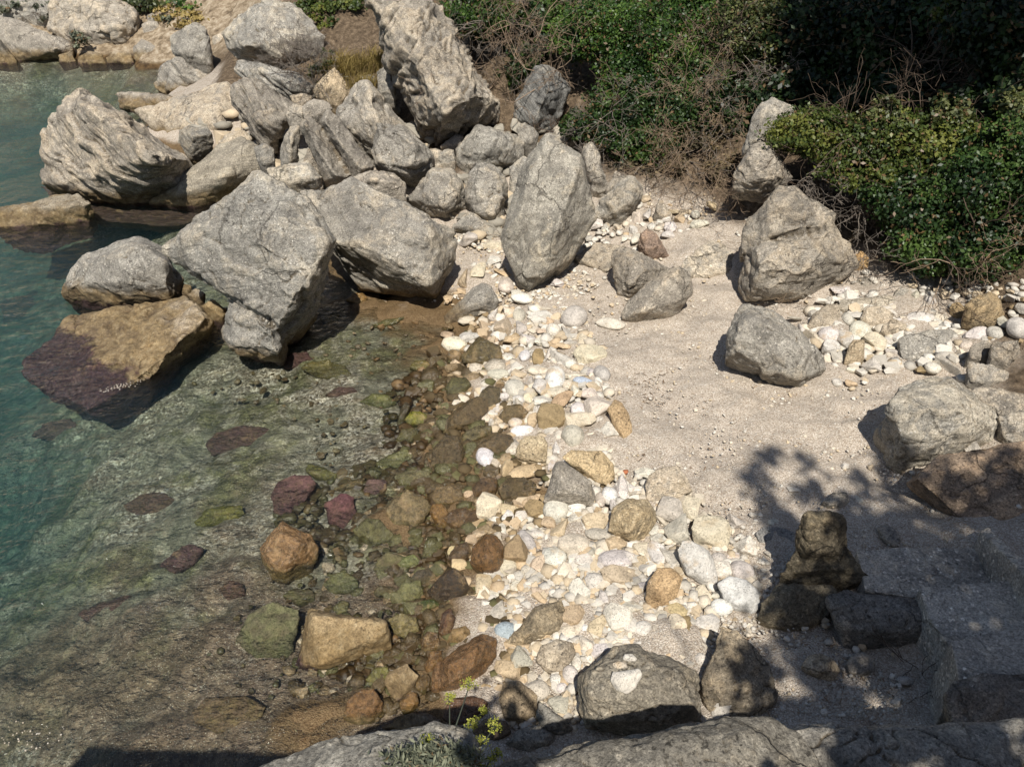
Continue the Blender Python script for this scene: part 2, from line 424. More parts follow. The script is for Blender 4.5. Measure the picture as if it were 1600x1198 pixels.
def ground_mat():
    t = NT("ground_gravel_earth_seabed")
    p = t.pos()
    sep = t.n("SeparateXYZ", i={"Vector": p})
    z, x, y = sep.outputs["Z"], sep.outputs["X"], sep.outputs["Y"]
    wob = t.m('SUBTRACT', t.noise(p, 1.1, 6, .65), .5)
    v = t.n("TexVoronoi", i={"Vector": p, "Scale": 58.0})
    vc = t.n("SeparateColor", i={"Color": v.outputs["Color"]})
    v2 = t.n("TexVoronoi", i={"Vector": p, "Scale": 26.0})
    vc2 = t.n("SeparateColor", i={"Color": v2.outputs["Color"]})
    fine = t.noise(p, 60, 5, .75)
    mid = t.noise(p, 5, 7, .68)
    # dry gravel
    g = t.ramp(vc.outputs[0], (0, (.30, .24, .185)), (.2, (.43, .365, .295)), (.62, (.505, .44, .36)), (.9, (.56, .495, .415)), (1, (.68, .62, .54)))
    g = t.mix(t.m('MULTIPLY', t.step(v.outputs["Distance"], .42, .75), .55), g, (.24, .19, .14))
    g = t.mix(.8, g, t.ramp(mid, (.26, .66), (.48, 1.0), (.75, 1.14)), 'MULTIPLY')
    g = t.mix(.6, g, t.ramp(fine, (.3, .55), (.5, 1.0), (.72, 1.25)), 'MULTIPLY')
    big_on = t.m('MULTIPLY', t.step(vc2.outputs[1], .84, .88), t.step(v2.outputs["Distance"], .45, .3))
    g = t.mix(big_on, g, t.ramp(vc2.outputs[0], (0, (.38, .32, .25)), (1, (.68, .63, .55))))
    # scattered twig and leaf litter
    lit = t.m('MULTIPLY', t.step(t.noise(p, .75, 5, .65), .56, .70), t.step(t.noise(p, 22, 5, .75), .48, .62))
    g = t.mix(t.m('MULTIPLY', lit, .7), g, (.20, .125, .06))
    # earth of the slopes
    e = t.ramp(t.noise(p, 7, 8, .7), (.3, (.035, .024, .015)), (.5, (.12, .086, .054)), (.7, (.24, .18, .12)))
    e = t.mix(.8, e, t.ramp(t.noise(p, 45, 4, .75), (.3, .4), (.5, 1.0), (.72, 1.4)), 'MULTIPLY')
    far = t.ramp(t.noise(p, 3.0, 9, .75), (.36, (.10, .072, .045)), (.5, (.28, .215, .14)), (.64, (.47, .40, .30)))
    e = t.mix(t.step(y, 31, 33), e, far)
    ez = t.m('MAXIMUM', t.step(t.m('ADD', z, t.m('MULTIPLY', wob, .5)), .82, 1.15), t.step(y, 29, 31))
    col = t.mix(ez, g, e)
    # wet margin
    zz = t.m('ADD', z, t.m('MULTIPLY', wob, .10))
    wet = t.step(zz, .21, .09)
    col = t.mix(wet, col, t.mix(1.0, col, (.35, .27, .165), 'MULTIPLY'))
    # sea bed: shingle, olive weed, purple crust, pale sand further out
    sh = t.ramp(vc2.outputs[0], (0, (.09, .07, .045)), (.35, (.20, .17, .12)), (.7, (.33, .29, .22)), (1, (.55, .51, .42)))
    sh = t.mix(.8, sh, t.ramp(fine, (.3, .4), (.5, 1.0), (.7, 1.4)), 'MULTIPLY')
    v3 = t.n('TexVoronoi', i={'Vector': t.vadd(p, t.vmul(t.noise(p, 4, 4, out='Color'), (.12, .12, .12))), 'Scale': 6.5})
    c3 = t.n('SeparateColor', i={'Color': v3.outputs['Color']})
    n_a = t.noise(p, .55, 7, .66, .4); n_b = t.noise(t.vadd(p, (31, 7, 3)), .8, 7, .7, .4)
    olive = t.ramp(t.noise(p, 17, 6, .75), (.3, (.03, .03, .014)), (.5, (.12, .115, .055)), (.7, (.25, .235, .12)))
    purp = t.ramp(t.noise(p, 15, 6, .75), (.3, (.045, .028, .02)), (.5, (.14, .096, .065)), (.7, (.29, .22, .15)))
    sand = t.ramp(t.noise(p, 9, 6, .7), (.3, (.11, .11, .075)), (.55, (.185, .178, .125)), (.75, (.28, .265, .19)))
    sea = t.mix(t.step(n_a, .36, .58), sand, sh)
    sea = t.mix(t.step(n_b, .46, .62), sea, olive)
    red = t.m('ADD', t.noise(t.vadd(p, (3, 17, 9)), .6, 7, .7, .4), t.step(y, 9.0, 5.5, 0.0, .24))
    sea = t.mix(t.m('MULTIPLY', t.step(red, .50, .74), .85), sea, purp)
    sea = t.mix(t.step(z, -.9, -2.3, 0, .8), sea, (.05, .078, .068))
    sea = t.mix(t.m('MULTIPLY', t.step(vc.outputs[1], .86, .92), t.m('MULTIPLY', t.step(v.outputs['Distance'], .5, .3), t.step(z, -1.2, -.3, 0, .7))), sea, (.52, .48, .38))  # pale shell-like flecks, painted in as sparkle of the shallows
    sea = t.mix(.5, sea, t.ramp(c3.outputs[0], (0, .45), (.4, .9), (.75, 1.15), (1, 1.9)), 'MULTIPLY')
    sea = t.mix(.5, sea, t.ramp(v3.outputs['Distance'], (.3, 1.15), (.62, .9), (.85, .4)), 'MULTIPLY')
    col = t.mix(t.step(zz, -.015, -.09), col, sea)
    h = t.m('ADD', t.m('SUBTRACT', .6, v.outputs["Distance"]), t.m('MULTIPLY', fine, .6))
    h = t.m('ADD', h, t.m('MULTIPLY', big_on, .8))
    rough = t.m('SUBTRACT', .93, t.m('MULTIPLY', wet, .4))
    return t.done(t.bsdf(col, rough, t.bump(h, .014, 1.0), .25).outputs[0])

def water_mat():
    t = NT("sea_water")
    p = t.pos()
    q = t.vadd(p, t.vmul(t.noise(p, .8, 3, out="Color"), (.5, .5, 0)))
    r1 = t.noise(t.vmul(q, (1.0, 1.6, 1)), 2.4, 5, .62)
    r2 = t.noise(t.vmul(q, (1.0, 1.5, 1)), 11.0, 4, .6)
    nrm = t.bump(t.m('ADD', r1, t.m('MULTIPLY', r2, .34)), .085, 1.0)
    fr = t.n("Fresnel", i={"IOR": 1.33, "Normal": nrm}).outputs[0]
    gl = t.n("BsdfGlossy", i={"Color": (1, 1, 1), "Roughness": .06, "Normal": nrm}).outputs[0]
    rf = t.n("BsdfTransparent", i={"Color": (.97, .985, .98)}).outputs[0]
    mx = t.n("MixShader"); t.put(mx.inputs[0], fr); t.put(mx.inputs[1], rf); t.put(mx.inputs[2], gl)
    ab = t.n("VolumeAbsorption", i={"Color": (.38, .72, .63), "Density": .18}).outputs[0]
    sc = t.n("VolumeScatter", i={"Color": (.20, .62, .80), "Density": .03, "Anisotropy": .2}).outputs[0]
    ad = t.n("AddShader"); t.put(ad.inputs[0], ab); t.put(ad.inputs[1], sc)
    return t.done(mx.outputs[0], ad.outputs[0])

def leaf_mat(name, a, b, c, rough=.45, transl=.25):
    t = NT(name)
    v = t.n("Attribute", attribute_name="vary").outputs["Fac"]
    col = t.ramp(v, (0, a), (.55, b), (.93, c), (.97, (.15, .095, .045)))
    col = t.mix(.5, col, t.ramp(t.noise(t.pos(), 1.6, 4, .6), (.3, .6), (.5, 1.0), (.7, 1.3)), 'MULTIPLY')
    pb = t.bsdf(col, rough, None, .35)
    tr = t.n("BsdfTranslucent", i={"Color": t.mix(1.0, col, (1.0, 1.1, .5), 'MULTIPLY')}).outputs[0]
    mx = t.n("MixShader"); mx.inputs[0].default_value = transl
    t.put(mx.inputs[1], pb.outputs[0]); t.put(mx.inputs[2], tr)
    return t.done(mx.outputs[0])

def wood_mat(name, a, b):
    t = NT(name)
    n = t.noise(t.vmul(t.pos(), (14, 14, 4)), 3, 6, .7)
    return t.done(t.bsdf(t.ramp(n, (.3, a), (.7, b)), .85, t.bump(n, .01), .2).outputs[0])

def plain_mat(name, c, rough=.7):
    t = NT(name)
    n = t.noise(t.pos(), 25, 5, .65)
    col = t.mix(.5, c, t.ramp(n, (.3, .7), (.5, 1.0), (.7, 1.25)), 'MULTIPLY')
    return t.done(t.bsdf(col, rough, t.bump(n, .004), .3).outputs[0])

M = dict(
    rock=rock_mat("weathered_limestone", strata=.42, sdir=(.55, -.15, .8)),
    rock_b=rock_mat("weathered_limestone_b", strata=.42, sdir=(.8, .1, -.45)),
    rock_c=rock_mat("weathered_limestone_c", strata=.38, sdir=(-.2, .35, .9)),
    algae=rock_mat("algae_covered_limestone", wet=.10),
    layered=rock_mat("layered_limestone", strata=1.0, sdir=(.42, -.25, .87), pebbly=.6, crack=.3),
    slate=rock_mat("striated_limestone", strata=1.0, sdir=(.78, .25, .55), pebbly=.3, crack=.3),
    under=rock_mat("bedded_block_limestone", strata=.5, sdir=(.25, -.2, .95), pebbly=.8, crack=.5),
    step=rock_mat("rough_concrete", pebbly=.9, crack=.35),
    stone=stone_mat("dry_beach_stone"),
    wet=stone_mat("wet_beach_stone", wet=True),
    weed=stone_mat("weed_covered_stone", weed=True),
    pebble=pebble_mat("small_pebbles"),
    shingle=pebble_mat("wet_shingle", True),
    ground=ground_mat(),
    water=water_mat(),
)
# ---------------------------------------------------------------- rocks
def parse(s):
    out = []
    for tok in s.split():
        v = [float(x) for x in tok.split(",")]
        out.append((v[0], v[1], v[2] if len(v) > 2 else 0.0))
    return out

def simplify(pts, eps):
    """fewer corners on an outline, so that the rock keeps long straight edges"""
    if len(pts) < 3: return pts
    a, b = pts[0], pts[-1]
    L = math.hypot(b[0] - a[0], b[1] - a[1]) or 1e-9
    k, dm = 0, -1
    for i in range(1, len(pts) - 1):
        d = abs((b[0] - a[0]) * (a[1] - pts[i][1]) - (a[0] - pts[i][0]) * (b[1] - a[1])) / L
        if d > dm: k, dm = i, d
    if dm < eps: return [a, b]
    return simplify(pts[:k + 1], eps)[:-1] + simplify(pts[k:], eps)
def simplify_ring(pts, eps):
    i = max(range(len(pts)), key=lambda q: pts[q][1]); pts = pts[i:] + pts[:i]
    j = max(range(len(pts)), key=lambda q: math.hypot(pts[q][0] - pts[0][0], pts[q][1] - pts[0][1]))
    return simplify(pts[:j + 1], eps)[:-1] + simplify(pts[j:] + pts[:1], eps)[:-1]
def hull_remesh(hulls, voxel):
    bm = bmesh.new()
    for pts in hulls:
        vs = [bm.verts.new(p) for p in pts]
        r = bmesh.ops.convex_hull(bm, input=vs)
        dead = [g for g in r["geom_interior"] if isinstance(g, bmesh.types.BMVert)]
        dead += [g for g in r["geom_unused"] if isinstance(g, bmesh.types.BMVert)]
        bmesh.ops.delete(bm, geom=list(set(dead)), context='VERTS')
    bmesh.ops.recalc_face_normals(bm, faces=bm.faces)
    me = bpy.data.meshes.new("hull")
    bm.to_mesh(me); bm.free()
    o = bpy.data.objects.new("hull", me)
    COL.objects.link(o)
    md = o.modifiers.new("r", 'REMESH')
    md.mode = 'VOXEL'; md.voxel_size = voxel; md.use_smooth_shade = True
    dg = bpy.context.evaluated_depsgraph_get()
    ev = o.evaluated_get(dg)
    out = bpy.data.meshes.new_from_object(ev)
    bpy.data.objects.remove(o); bpy.data.meshes.remove(me)
    return out

ROCKSEED = [0]
def roughen(me, size, amp=1.0, strata=0.0, sdir=(0, 0, 1), period=.25, blocky=0.0):
    n = len(me.vertices)
    V = np.empty(n * 3, np.float32); me.vertices.foreach_get("co", V); V = V.reshape(-1, 3).astype(float)
    N = np.empty(n * 3, np.float32); me.vertices.foreach_get("normal", N); N = N.reshape(-1, 3).astype(float)
    ROCKSEED[0] += 1
    P = V + ROCKSEED[0] * 7.77
    Pw = P + .16 * min(1, size) * np.column_stack([fbm(P / .6, 2, 61), fbm(P / .6, 2, 62), fbm(P / .6, 2, 63)])
    cs = min(max(.46 * size, .12), .95)
    k1, r1 = chips(Pw, cs, 3, .55)
    d = k1 * .040 * min(size, 1.9)
    k2, r2 = chips(Pw, cs * .36, 4, .6)
    d += k2 * .016 * min(size, 1.5)
    d -= (facets(Pw, cs * 1.15, 8) - .45) * .16 * cs
    d -= (facets(Pw * np.array([1, 1, 1.4]), cs * .38, 9) - .45) * .14 * cs * .38
    d += fbm(P / (.6 * size), 2) * .012 * size
    d += fbm(P / .36, 4, 5) * .011 * min(1.0, size)
    c = 1 - np.abs(fbm(P / (.30 * size + .2), 3, 9)) * 2.2
    d -= np.clip(c - .80, 0, 1) * .10 * min(1.2, size)          # creases
    d += fbm(P / .085, 3, 13) * .006 * min(1.0, size * 1.5)
    float_attr(me, "fresh", np.clip(.6 * (r1 - .5) + .6 * (r2 - .5), -1, 1), 'POINT')
    if strata:
        D = np.array(sdir, float); D /= np.linalg.norm(D)
        u = (V @ D) / period + 1.1 * fbm(P / 1.4, 3, 21)
        Q = P * .55
        lay = perlin(np.column_stack([u, Q[:, 0], Q[:, 1]]), 31) + .6 * perlin(np.column_stack([u * 2.7, Q[:, 1], Q[:, 2]]), 37)
        d += strata * .075 * np.tanh(lay * 3.2) * min(1.0, size)
    V2 = V + N * (d * amp)[:, None]
    me.vertices.foreach_set("co", V2.astype(np.float32).ravel())
    me.update()

CARVE = []
BASES = []
LAND = []       # landmarks for the labels of small stones
def rock(name, label, outline, ridge="", zb=None, lean=58, yaw=0, thick=.7, bulge=.22, mat="rock", tint=(1, 1, 1), cream=0.0,
         amp=1.0, strata=0.0, sdir=(.42, -.25, .87), period=.3, cat="boulder", group=None, lm=None, anchor=None, extra=(), sink=.35, Y=None, auto=True, vox=2.3):
    hulls = []
    sets = [(outline, ridge)] + list(extra)
    pts0 = parse(outline)
    if anchor: ax, ay = anchor
    else: ax, ay = max(pts0, key=lambda q: q[1])[:2]
    if Y is not None: A = at_y(ax, ay, Y)
    elif zb is not None: A = at_z(ax, ay, zb)
    else: A = hit(ax, ay)
    l, w = R(lean), R(yaw)
    nrm = np.array([math.sin(w) * math.sin(l), -math.cos(w) * math.sin(l), math.cos(l)])
    _, _, zcA = project(A)
    xs = [q[0] for q in pts0]; ys = [q[1] for q in pts0]
    wid = (max(xs) - min(xs)) / FPX * zcA; hei = (max(ys) - min(ys)) / FPX * zcA
    size = math.sqrt(max(wid * hei, 1e-4))
    rnd = random.Random(hash(label) % 9973 if False else sum(map(ord, label)))
    def on_plane(px, py, d):
        r = ray(px, py)
        den = r @ nrm
        if abs(den) < .12: den = -.12
        t = ((A - CAM) @ nrm) / den
        t = min(max(t, zcA * .75), zcA * 1.35)
        L = np.linalg.norm(r)
        return CAM + r * (t - d / L)
    for out_s, rid_s in sets:
        po = parse(out_s); pr = parse(rid_s)
        if cat in ('boulder', 'rock', 'stone', 'outcrop'): po = simplify_ring(po, .034 * math.hypot(max(xs) - min(xs), max(ys) - min(ys)))
        cx = sum(q[0] for q in po) / len(po); cy = sum(q[1] for q in po) / len(po)
        P = [on_plane(*q) for q in po]
        P += [on_plane(*q) for q in pr]
        if not pr and auto:
            k0 = rnd.randrange(len(po)); n_ = len(po)
            for q, f, g in ((po[k0], .72, .8), (po[(k0 + n_ // 2) % n_], .66, 1.0), (po[(k0 + n_ // 4) % n_], .45, .95)):
                P.append(on_plane(cx + (q[0] - cx) * f, cy + (q[1] - cy) * f, size * bulge * g * rnd.uniform(.85, 1.1)))
        cen = np.mean([on_plane(*q) for q in po], axis=0)
        th = thick * size
        for q in po:
            b = on_plane(*q)
            b = CAM + (b - CAM) * (1 + th / np.linalg.norm(b - CAM))
            c2 = CAM + (cen - CAM) * (1 + th / np.linalg.norm(cen - CAM))
            P.append(b + (c2 - b) * .28)
        zmin = min(p[2] for p in P[:len(po)])
        if sink:
            for p in P[:len(po)]:
                if p[2] < zmin + .3 * size:
                    P.append(np.array([p[0] + (cen[0] - p[0]) * .12, p[1] + .18 * size, p[2] - sink]))
        hulls.append(P)
    voxel = max(vox / FPX * zcA, .008)
    me = hull_remesh([[tuple(p) for p in P] for P in hulls], voxel)
    roughen(me, size, amp, strata, sdir, period)
    smooth(me)
    if mat == 'rock': mat = ('rock', 'rock_b', 'rock_c')[sum(map(ord, label)) % 3]
    o = link(name, me, M[mat])
    f_ = rnd.uniform(.86, 1.06); wm = rnd.uniform(-.03, .045)
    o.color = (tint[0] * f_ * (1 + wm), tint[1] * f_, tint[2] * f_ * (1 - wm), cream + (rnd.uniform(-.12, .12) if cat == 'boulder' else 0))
    if A[2] > .12 and zcA < 19: BASES.append((float(A[0]), float(A[1]), wid, size))
    tag(o, label, cat, group)
    # put the object's origin at the base of the rock
    n = len(me.vertices)
    V = np.empty(n * 3, np.float32); me.vertices.foreach_get("co", V); V = V.reshape(-1, 3)
    if zcA > 14 and size > .5 and A[2] > .1 and ay < 420 and cx < 790 and lm != 'the great grey slab': pass
    base = np.array([V[:, 0].mean(), V[:, 1].mean(), V[:, 2].min()], np.float32)
    V -= base
    me.vertices.foreach_set("co", V.ravel()); me.update()
    o.location = base.tolist()
    if lm:
        LAND.append((lm, sum(xs) / len(xs), sum(ys) / len(ys), (max(xs) - min(xs)) / 2, (max(ys) - min(ys)) / 2))
    return o

from mathutils.bvhtree import BVHTree
def on_rock(o, px, py):
    """where the line of sight through a pixel meets a rock"""
    me = o.data
    bv = BVHTree.FromPolygons([v.co[:] for v in me.vertices], [p.vertices[:] for p in me.polygons])
    c = Vector(CAM.tolist()) - o.location
    r = bv.ray_cast(c, Vector(ray(px, py).tolist()).normalized())
    return np.array(r[0] + o.location) if r[0] else None
# ---- far shore across the inlet
far = dict(cat="rock", thick=.6, vox=2.0)
rock("shore_rock", "dark jagged rock at the water's edge of the far shore, cut by the frame edge", "-30,62 0,62 8,68 17,79 27,94 25,102 -30,103", zb=-.1, mat="slate", tint=(.6,.58,.55), **far)
rock("shore_rock", "long rounded grey rock lying along the far waterline", "-20,38 0,25 31,31 68,51 88,65 113,68 114,84 85,89 60,96 28,98 -20,97", zb=-.1, lean=60, cream=-.15, **far)
rock("shore_cliff", "pale cracked cliff face on the far shore below the scrub", "71,48 90,24 78,-6 150,-14 199,4 216,23 218,51 204,84 170,90 136,90 113,74", "110,40,.5 150,50,.8 185,40,.9 195,25,.4 140,10,.5", Y=35.3, lean=68, cream=.35, amp=1.5, **far)
rock("shore_cliff", "grey bluff above the far shore at the top of the frame", "-20,30 -20,-20 40,-25 80,-12 92,26 70,48 32,30", Y=36.5, lean=60, cream=.0, amp=1.4, **far)
rock("shore_rock", "small ochre stained rock under the cliff at the far waterline", "91,86 112,80 120,97 92,99", zb=-.05, **far)
rock("shore_rock", "dark notched rock in the far waterline row left of the tan one", "119,90 140,80 160,84 168,100 121,101", zb=-.05, tint=(.75,.7,.62), **far)
rock("shore_rock", "tan low rock at the far waterline below the cliff's right foot", "165,90 180,80 205,82 210,101 168,101", zb=-.05, cream=.15, **far)
rock("shore_rock", "grey two-humped rock on the far shore by the standing rock", "208,74 221,62 236,68 255,82 264,99 244,101 210,95", zb=-.05, cream=-.2, **far)
rock("shore_rock", "pale block on the orange earth bank of the far shore", "220,38 232,32 247,34 251,50 224,53", **far, cream=.3)
rock("shore_rock", "small round grey rock on the far orange bank below the scrub", "228,24 238,20 247,26 245,34 230,34", **far)
rock("shore_rock", "small brown rock in the gap between the standing rock and the slanting boulder", "329,80 340,74 349,78 353,95 331,100", zb=0, **far)
rock("shore_rock", "pale flat stones rock behind the standing rock on the orange bank", "330,58 345,52 356,60 352,74 333,72", Y=33, cream=.4, **far)

# ---- the point on the left
rock("boulder", "huge layered boulder on the outer point with a black undercut right end",
     "113,141 125,135 148,143 182,165 216,184 255,210 287,238 298,250 297,262 262,285 207,307 170,315 128,308 94,300 67,288 77,272 78,250 75,224 65,203 82,182 94,165",
     "120,158,.9 180,200,1.3 244,242,2.3 212,270,1.3 90,220,.5 100,285,.5 160,300,.7 198,306,.5", zb=-.05, lean=74, thick=.6, mat="layered", cream=.22, strata=1.15, sdir=(.55,-.1,.83), period=.42, lm="the huge layered boulder", sink=.9)
rock("boulder", "tall rounded standing rock at the back of the point", "267,57 284,43 304,36 318,43 328,57 329,74 321,91 332,108 326,122 309,125 287,100 267,84 264,74", Y=29.8, lean=78, thick=.8, cream=-.1, lm="the standing rock")
rock("boulder", "layered pale block supporting the tall standing rock", "261,91 287,94 312,111 327,122 316,140 284,142 262,150 245,146 238,131 247,113", Y=29.2, lean=70, thick=.9, mat="layered", cream=.1, strata=.9, period=.3)
rock("boulder", "low flat ledge of stacked thin layers on the seaward side of the point", "180,148 199,141 227,143 258,150 275,157 272,176 244,172 205,170 184,160", Y=27.2, lean=35, mat="layered", strata=1.0, period=.22, sdir=(.1,0,1))
rock("outcrop", "broad pale conglomerate outcrop behind the huge layered boulder", "210,172 240,158 270,148 312,133 355,126 374,148 372,182 385,206 365,222 330,230 310,225 290,222 265,228 240,205",
     "300,160,.5 345,150,.6 340,190,.8 290,195,.5 250,180,.4", Y=24.0, lean=42, thick=.6, cream=.55, lm="the pale outcrop", amp=1.2, sink=1.2)
rock("boulder", "small blocky cream rock wedged beside the undercut of the layered boulder", "278,204 295,196 323,199 333,210 332,227 312,243 295,243 281,227", "300,212,.5 322,210,.35 300,232,.35", Y=21.6, lean=70, cream=.45, thick=.7)
rock("boulder", "smooth grey slab sloping down into the water beside the layered boulder", "233,318 255,301 284,278 318,250 341,227 380,210 409,227 420,250 411,264 369,289 341,311 306,323 264,323",
     "330,250,.6 390,225,.5 300,285,.5 350,275,.7 270,308,.4", zb=-.04, lean=46, cream=.0, tint=(.95,.92,.85), thick=.6, lm="the sloping slab", sink=.7)
rock("boulder", "dark striated block at the root of the point", "362,155 358,130 378,120 400,122 422,138 445,158 470,170 450,193 440,216 418,238 395,217 375,187", "385,140,.3 420,165,.6 440,190,.5 405,190,.7", Y=20.8, lean=62, mat="slate", strata=.8, sdir=(.8,.1,.6), period=.25, cream=-.1, lm="the striated block")
rock("slab", "flat weathered slab overhanging the striated block, with a ragged edge", "370,97 400,95 417,99 440,112 471,120 487,138 482,147 454,149 437,144 417,132 390,125 368,108", "400,108,.4 440,124,.5 470,133,.5", Y=22.8, lean=30, mat="layered", strata=.7, period=.2, cream=-.1)
rock("boulder", "large pale slanting boulder with a shaded notch at its seaward end", "349,51 369,28 394,7 420,-4 445,0 470,12 490,35 508,58 502,88 478,100 465,112 440,115 418,98 394,93 372,94 353,77",
     "383,72,1.3 395,40,.9 430,40,1.0 460,60,1.0 440,95,.8 400,82,1.0", Y=26.5, lean=66, mat="rock", strata=.4, sdir=(.8,.1,.55), cream=.35, thick=.7, lm="the slanting pale boulder")
rock("boulder", "rounded grey boulder above the dry grass, behind the tall slab", "514,45 533,24 570,10 588,20 600,57 602,85 576,86 556,76 532,78", Y=28, lean=62, cream=.0, lm="the rounded grey boulder")
rock("boulder", "cream coloured wedge shaped stone below the dry grass tuft", "488,139 505,120 523,102 533,114 547,142 542,159 528,167 494,153", "520,132,.4 535,150,.2", Y=21.8, lean=68, cream=1.2, tint=(1.1,1.05,.95), thick=.6, amp=.5, lm="the cream wedge stone")
rock("boulder", "tallest leaning slab of the pile with a brown cave under its right foot",
     "565,-25 572,0 584,20 596,57 604,94 616,133 633,170 647,196 665,222 681,232 706,214,.15 723,213,-.3 743,195,-.5 777,196,-.5 787,184,-.4 783,160,-.1 750,147 742,125 721,105 701,71 684,37 667,9 660,-25",
     "600,0,.2 640,20,1.0 660,90,1.3 690,130,1.8 696,177,2.5 749,149,1.9 655,160,1.1 674,215,.5 625,90,.7", anchor=(681,232), Y=20.6, lean=76, thick=.55, mat="rock", cream=.2, strata=.75, sdir=(.86,.1,-.45), period=.36, amp=1.5, lm="the tallest leaning slab")
rock("boulder", "pale lump tucked against the left edge of the tallest leaning slab", "588,112 598,104 610,112 620,140 618,158 604,156 592,150", Y=21.4, lean=70, cream=.2)
rock("slab", "narrow upright slab standing left of the grooved slab", "437,246 443,216 454,196 468,196 470,216 467,246 454,262 438,263", "455,215,.25 452,245,.25", Y=18.6, lean=76, cream=.15, thick=.6)
rock("slab", "long slanting slab split lengthwise by a cream groove", "467,194 480,181 493,189 545,277 508,282 495,252 485,229 472,210", "478,196,.5 500,240,.6 525,275,.5", Y=17.9, lean=56, mat="rock", strata=.5, sdir=(.86,.2,-.45), period=.2, cream=-.05, thick=.6,
     extra=[("499,190 512,165 523,178 527,199 544,215 557,234 574,250 586,259 577,272 554,283", "508,190,.5 540,235,.6 565,265,.4")], lm="the grooved slab", amp=.45)
rock("boulder", "small rough stone behind the top of the grooved slab", "471,170 480,158 492,153 514,160 522,170 512,176 492,184 474,186", Y=20.2, lean=60, cream=-.1)
rock("boulder", "steep pyramid boulder with a cracked sandy face above the block pile", "554,127 574,127 587,138 607,162 640,195 650,212 640,250 600,262 583,255 570,230 547,212 527,195 525,173 540,160 547,145",
     "574,132,.5 590,190,1.0 560,180,.6 600,240,.7 545,195,.4", Y=19.6, lean=70, cream=.3, thick=.6, lm="the pyramid boulder")
rock("boulder", "squarish grey boulder resting against the pyramid boulder, layered underside", "583,225 585,207 590,195 607,193 627,196 649,210 668,228 678,247 664,272 655,284 640,278 615,270 587,256 583,247",
     "592,205,.3 620,205,.45 648,222,.6 652,250,.8 630,263,.8 592,250,.5", Y=18.3, lean=74, mat="under", strata=.5, period=.2, cream=.0, thick=.65)
rock("boulder", "low grey rock between the grooved slab and the big split block", "545,285 560,270 578,264 617,270 634,287 636,312 610,322 570,318", "580,280,.4 615,285,.4", Y=16.9, lean=50, cream=-.05)
rock("boulder", "angular grey boulder in the middle of the pile with a dark lower lip", "630,313 650,288 676,264 704,264 723,283 730,306 729,325 713,332 692,348 667,339 634,320",
     "680,275,.5 715,300,.55 695,322,.75 660,305,.55 648,312,.4", Y=17.4, lean=68, cream=.12, thick=.65, mat="under", strata=.3)
rock("boulder", "squarish cracked boulder left of the great leaning slab", "727,302 732,269 744,252 765,253 784,264 794,290 793,311 788,344 779,358 760,354 744,346 732,325",
     "750,265,.4 778,272,.4 745,300,.5 785,305,.45 770,335,.65 745,330,.5", Y=17.2, lean=74, cream=.05, thick=.65, lm="the squarish cracked boulder")
rock("boulder", "broad rounded boulder behind the squarish cracked one", "711,257 713,234 720,220 734,203 746,193 770,197 788,204 807,210 821,224 819,243 798,256 784,262 760,256 741,258 728,276", "745,210,.5 775,215,.6 760,238,.6 725,240,.4", Y=19.0, lean=68, cream=.15, thick=.6)
rock("slab", "thin cream slab pinned under the squarish cracked boulder", "708,353 732,330 751,353 781,360 786,369 760,371 737,365", Y=16.4, lean=40, cream=.45, thick=.5)
rock("slab", "great grey slab leaning at the foot of the pile, sandy on its right edge",
     "781,374 788,353 791,330 798,297 814,257 823,241 854,211 877,227 905,243 917,274 926,306 931,339 912,369 896,404 854,434 851,451 826,458 807,444 793,397",
     "856,222,.3 905,250,.5 830,260,.4 888,310,.75 872,360,.85 855,425,.4 810,340,.5 820,440,.3", lean=66, thick=.45, cream=.12, amp=.7, lm="the great grey slab", tint=(.95,.95,.93))
rock("boulder", "upright brown-grey stone leaning on the right shoulder of the great slab", "909,244 913,230 925,222 935,241 939,270 949,289 947,300 925,299 919,278", Y=17.8, lean=72, cream=-.05, strata=.3)
rock("boulder", "small flat-sided stone balanced right of the upright brown-grey stone", "945,298 962,268 979,271 976,289 966,304 950,306", Y=17.6, lean=66, cream=.0)
rock("boulder", "tan slanting boulder beneath the two leaning stones, above the pebbles", "928,332 939,306 962,306 984,275 1007,288 1004,306 990,328 976,347 950,352 932,345", "950,318,.35 985,290,.4 985,315,.5 955,335,.4", lean=58, cream=.25, mat="rock", strata=.4, sdir=(.6,.2,.6), lm="the tan slanting boulder")
rock("boulder", "blue-grey fin shaped rock in front of the dead brush", "806,159 825,119 837,105 865,107 879,125 893,136 882,170 874,186 854,212 823,198 807,182", "848,108,.4 855,145,.8 835,190,.5", Y=20.6, lean=76, mat="slate", strata=.4, tint=(.72,.76,.82), cream=-.3, thick=.7)  # dark bluish tint paints the tree shade onto this rock
rock("boulder", "yellowish crumbly rock under the dead twigs beside the fin shaped rock", "852,212 872,195 893,194 906,214 890,234 865,228", Y=19.6, lean=60, cream=.8, mat="under", strata=.5)
rock("boulder", "pale rounded lump above the shoulder of the great slab", "806,199 820,190 833,198 843,210 832,229 811,223", Y=19.4, lean=62, cream=.1)
rock("boulder", "grey-brown stone squeezed between the rounded boulder and the great slab", "796,262 818,245 830,250 822,280 806,315 795,312 796,290", Y=18.0, lean=66, cream=.2)
rock("stone", "dark log-like stone lying under the tallest slab", "688,228 713,209 725,214 721,225 699,236", Y=19.4, lean=55, tint=(.72,.72,.75), cream=-.3)
rock("stone", "two-part grey stone below the dark log-like stone", "680,243 695,233 710,234 712,252 692,256", Y=18.9, lean=58, cream=-.1)

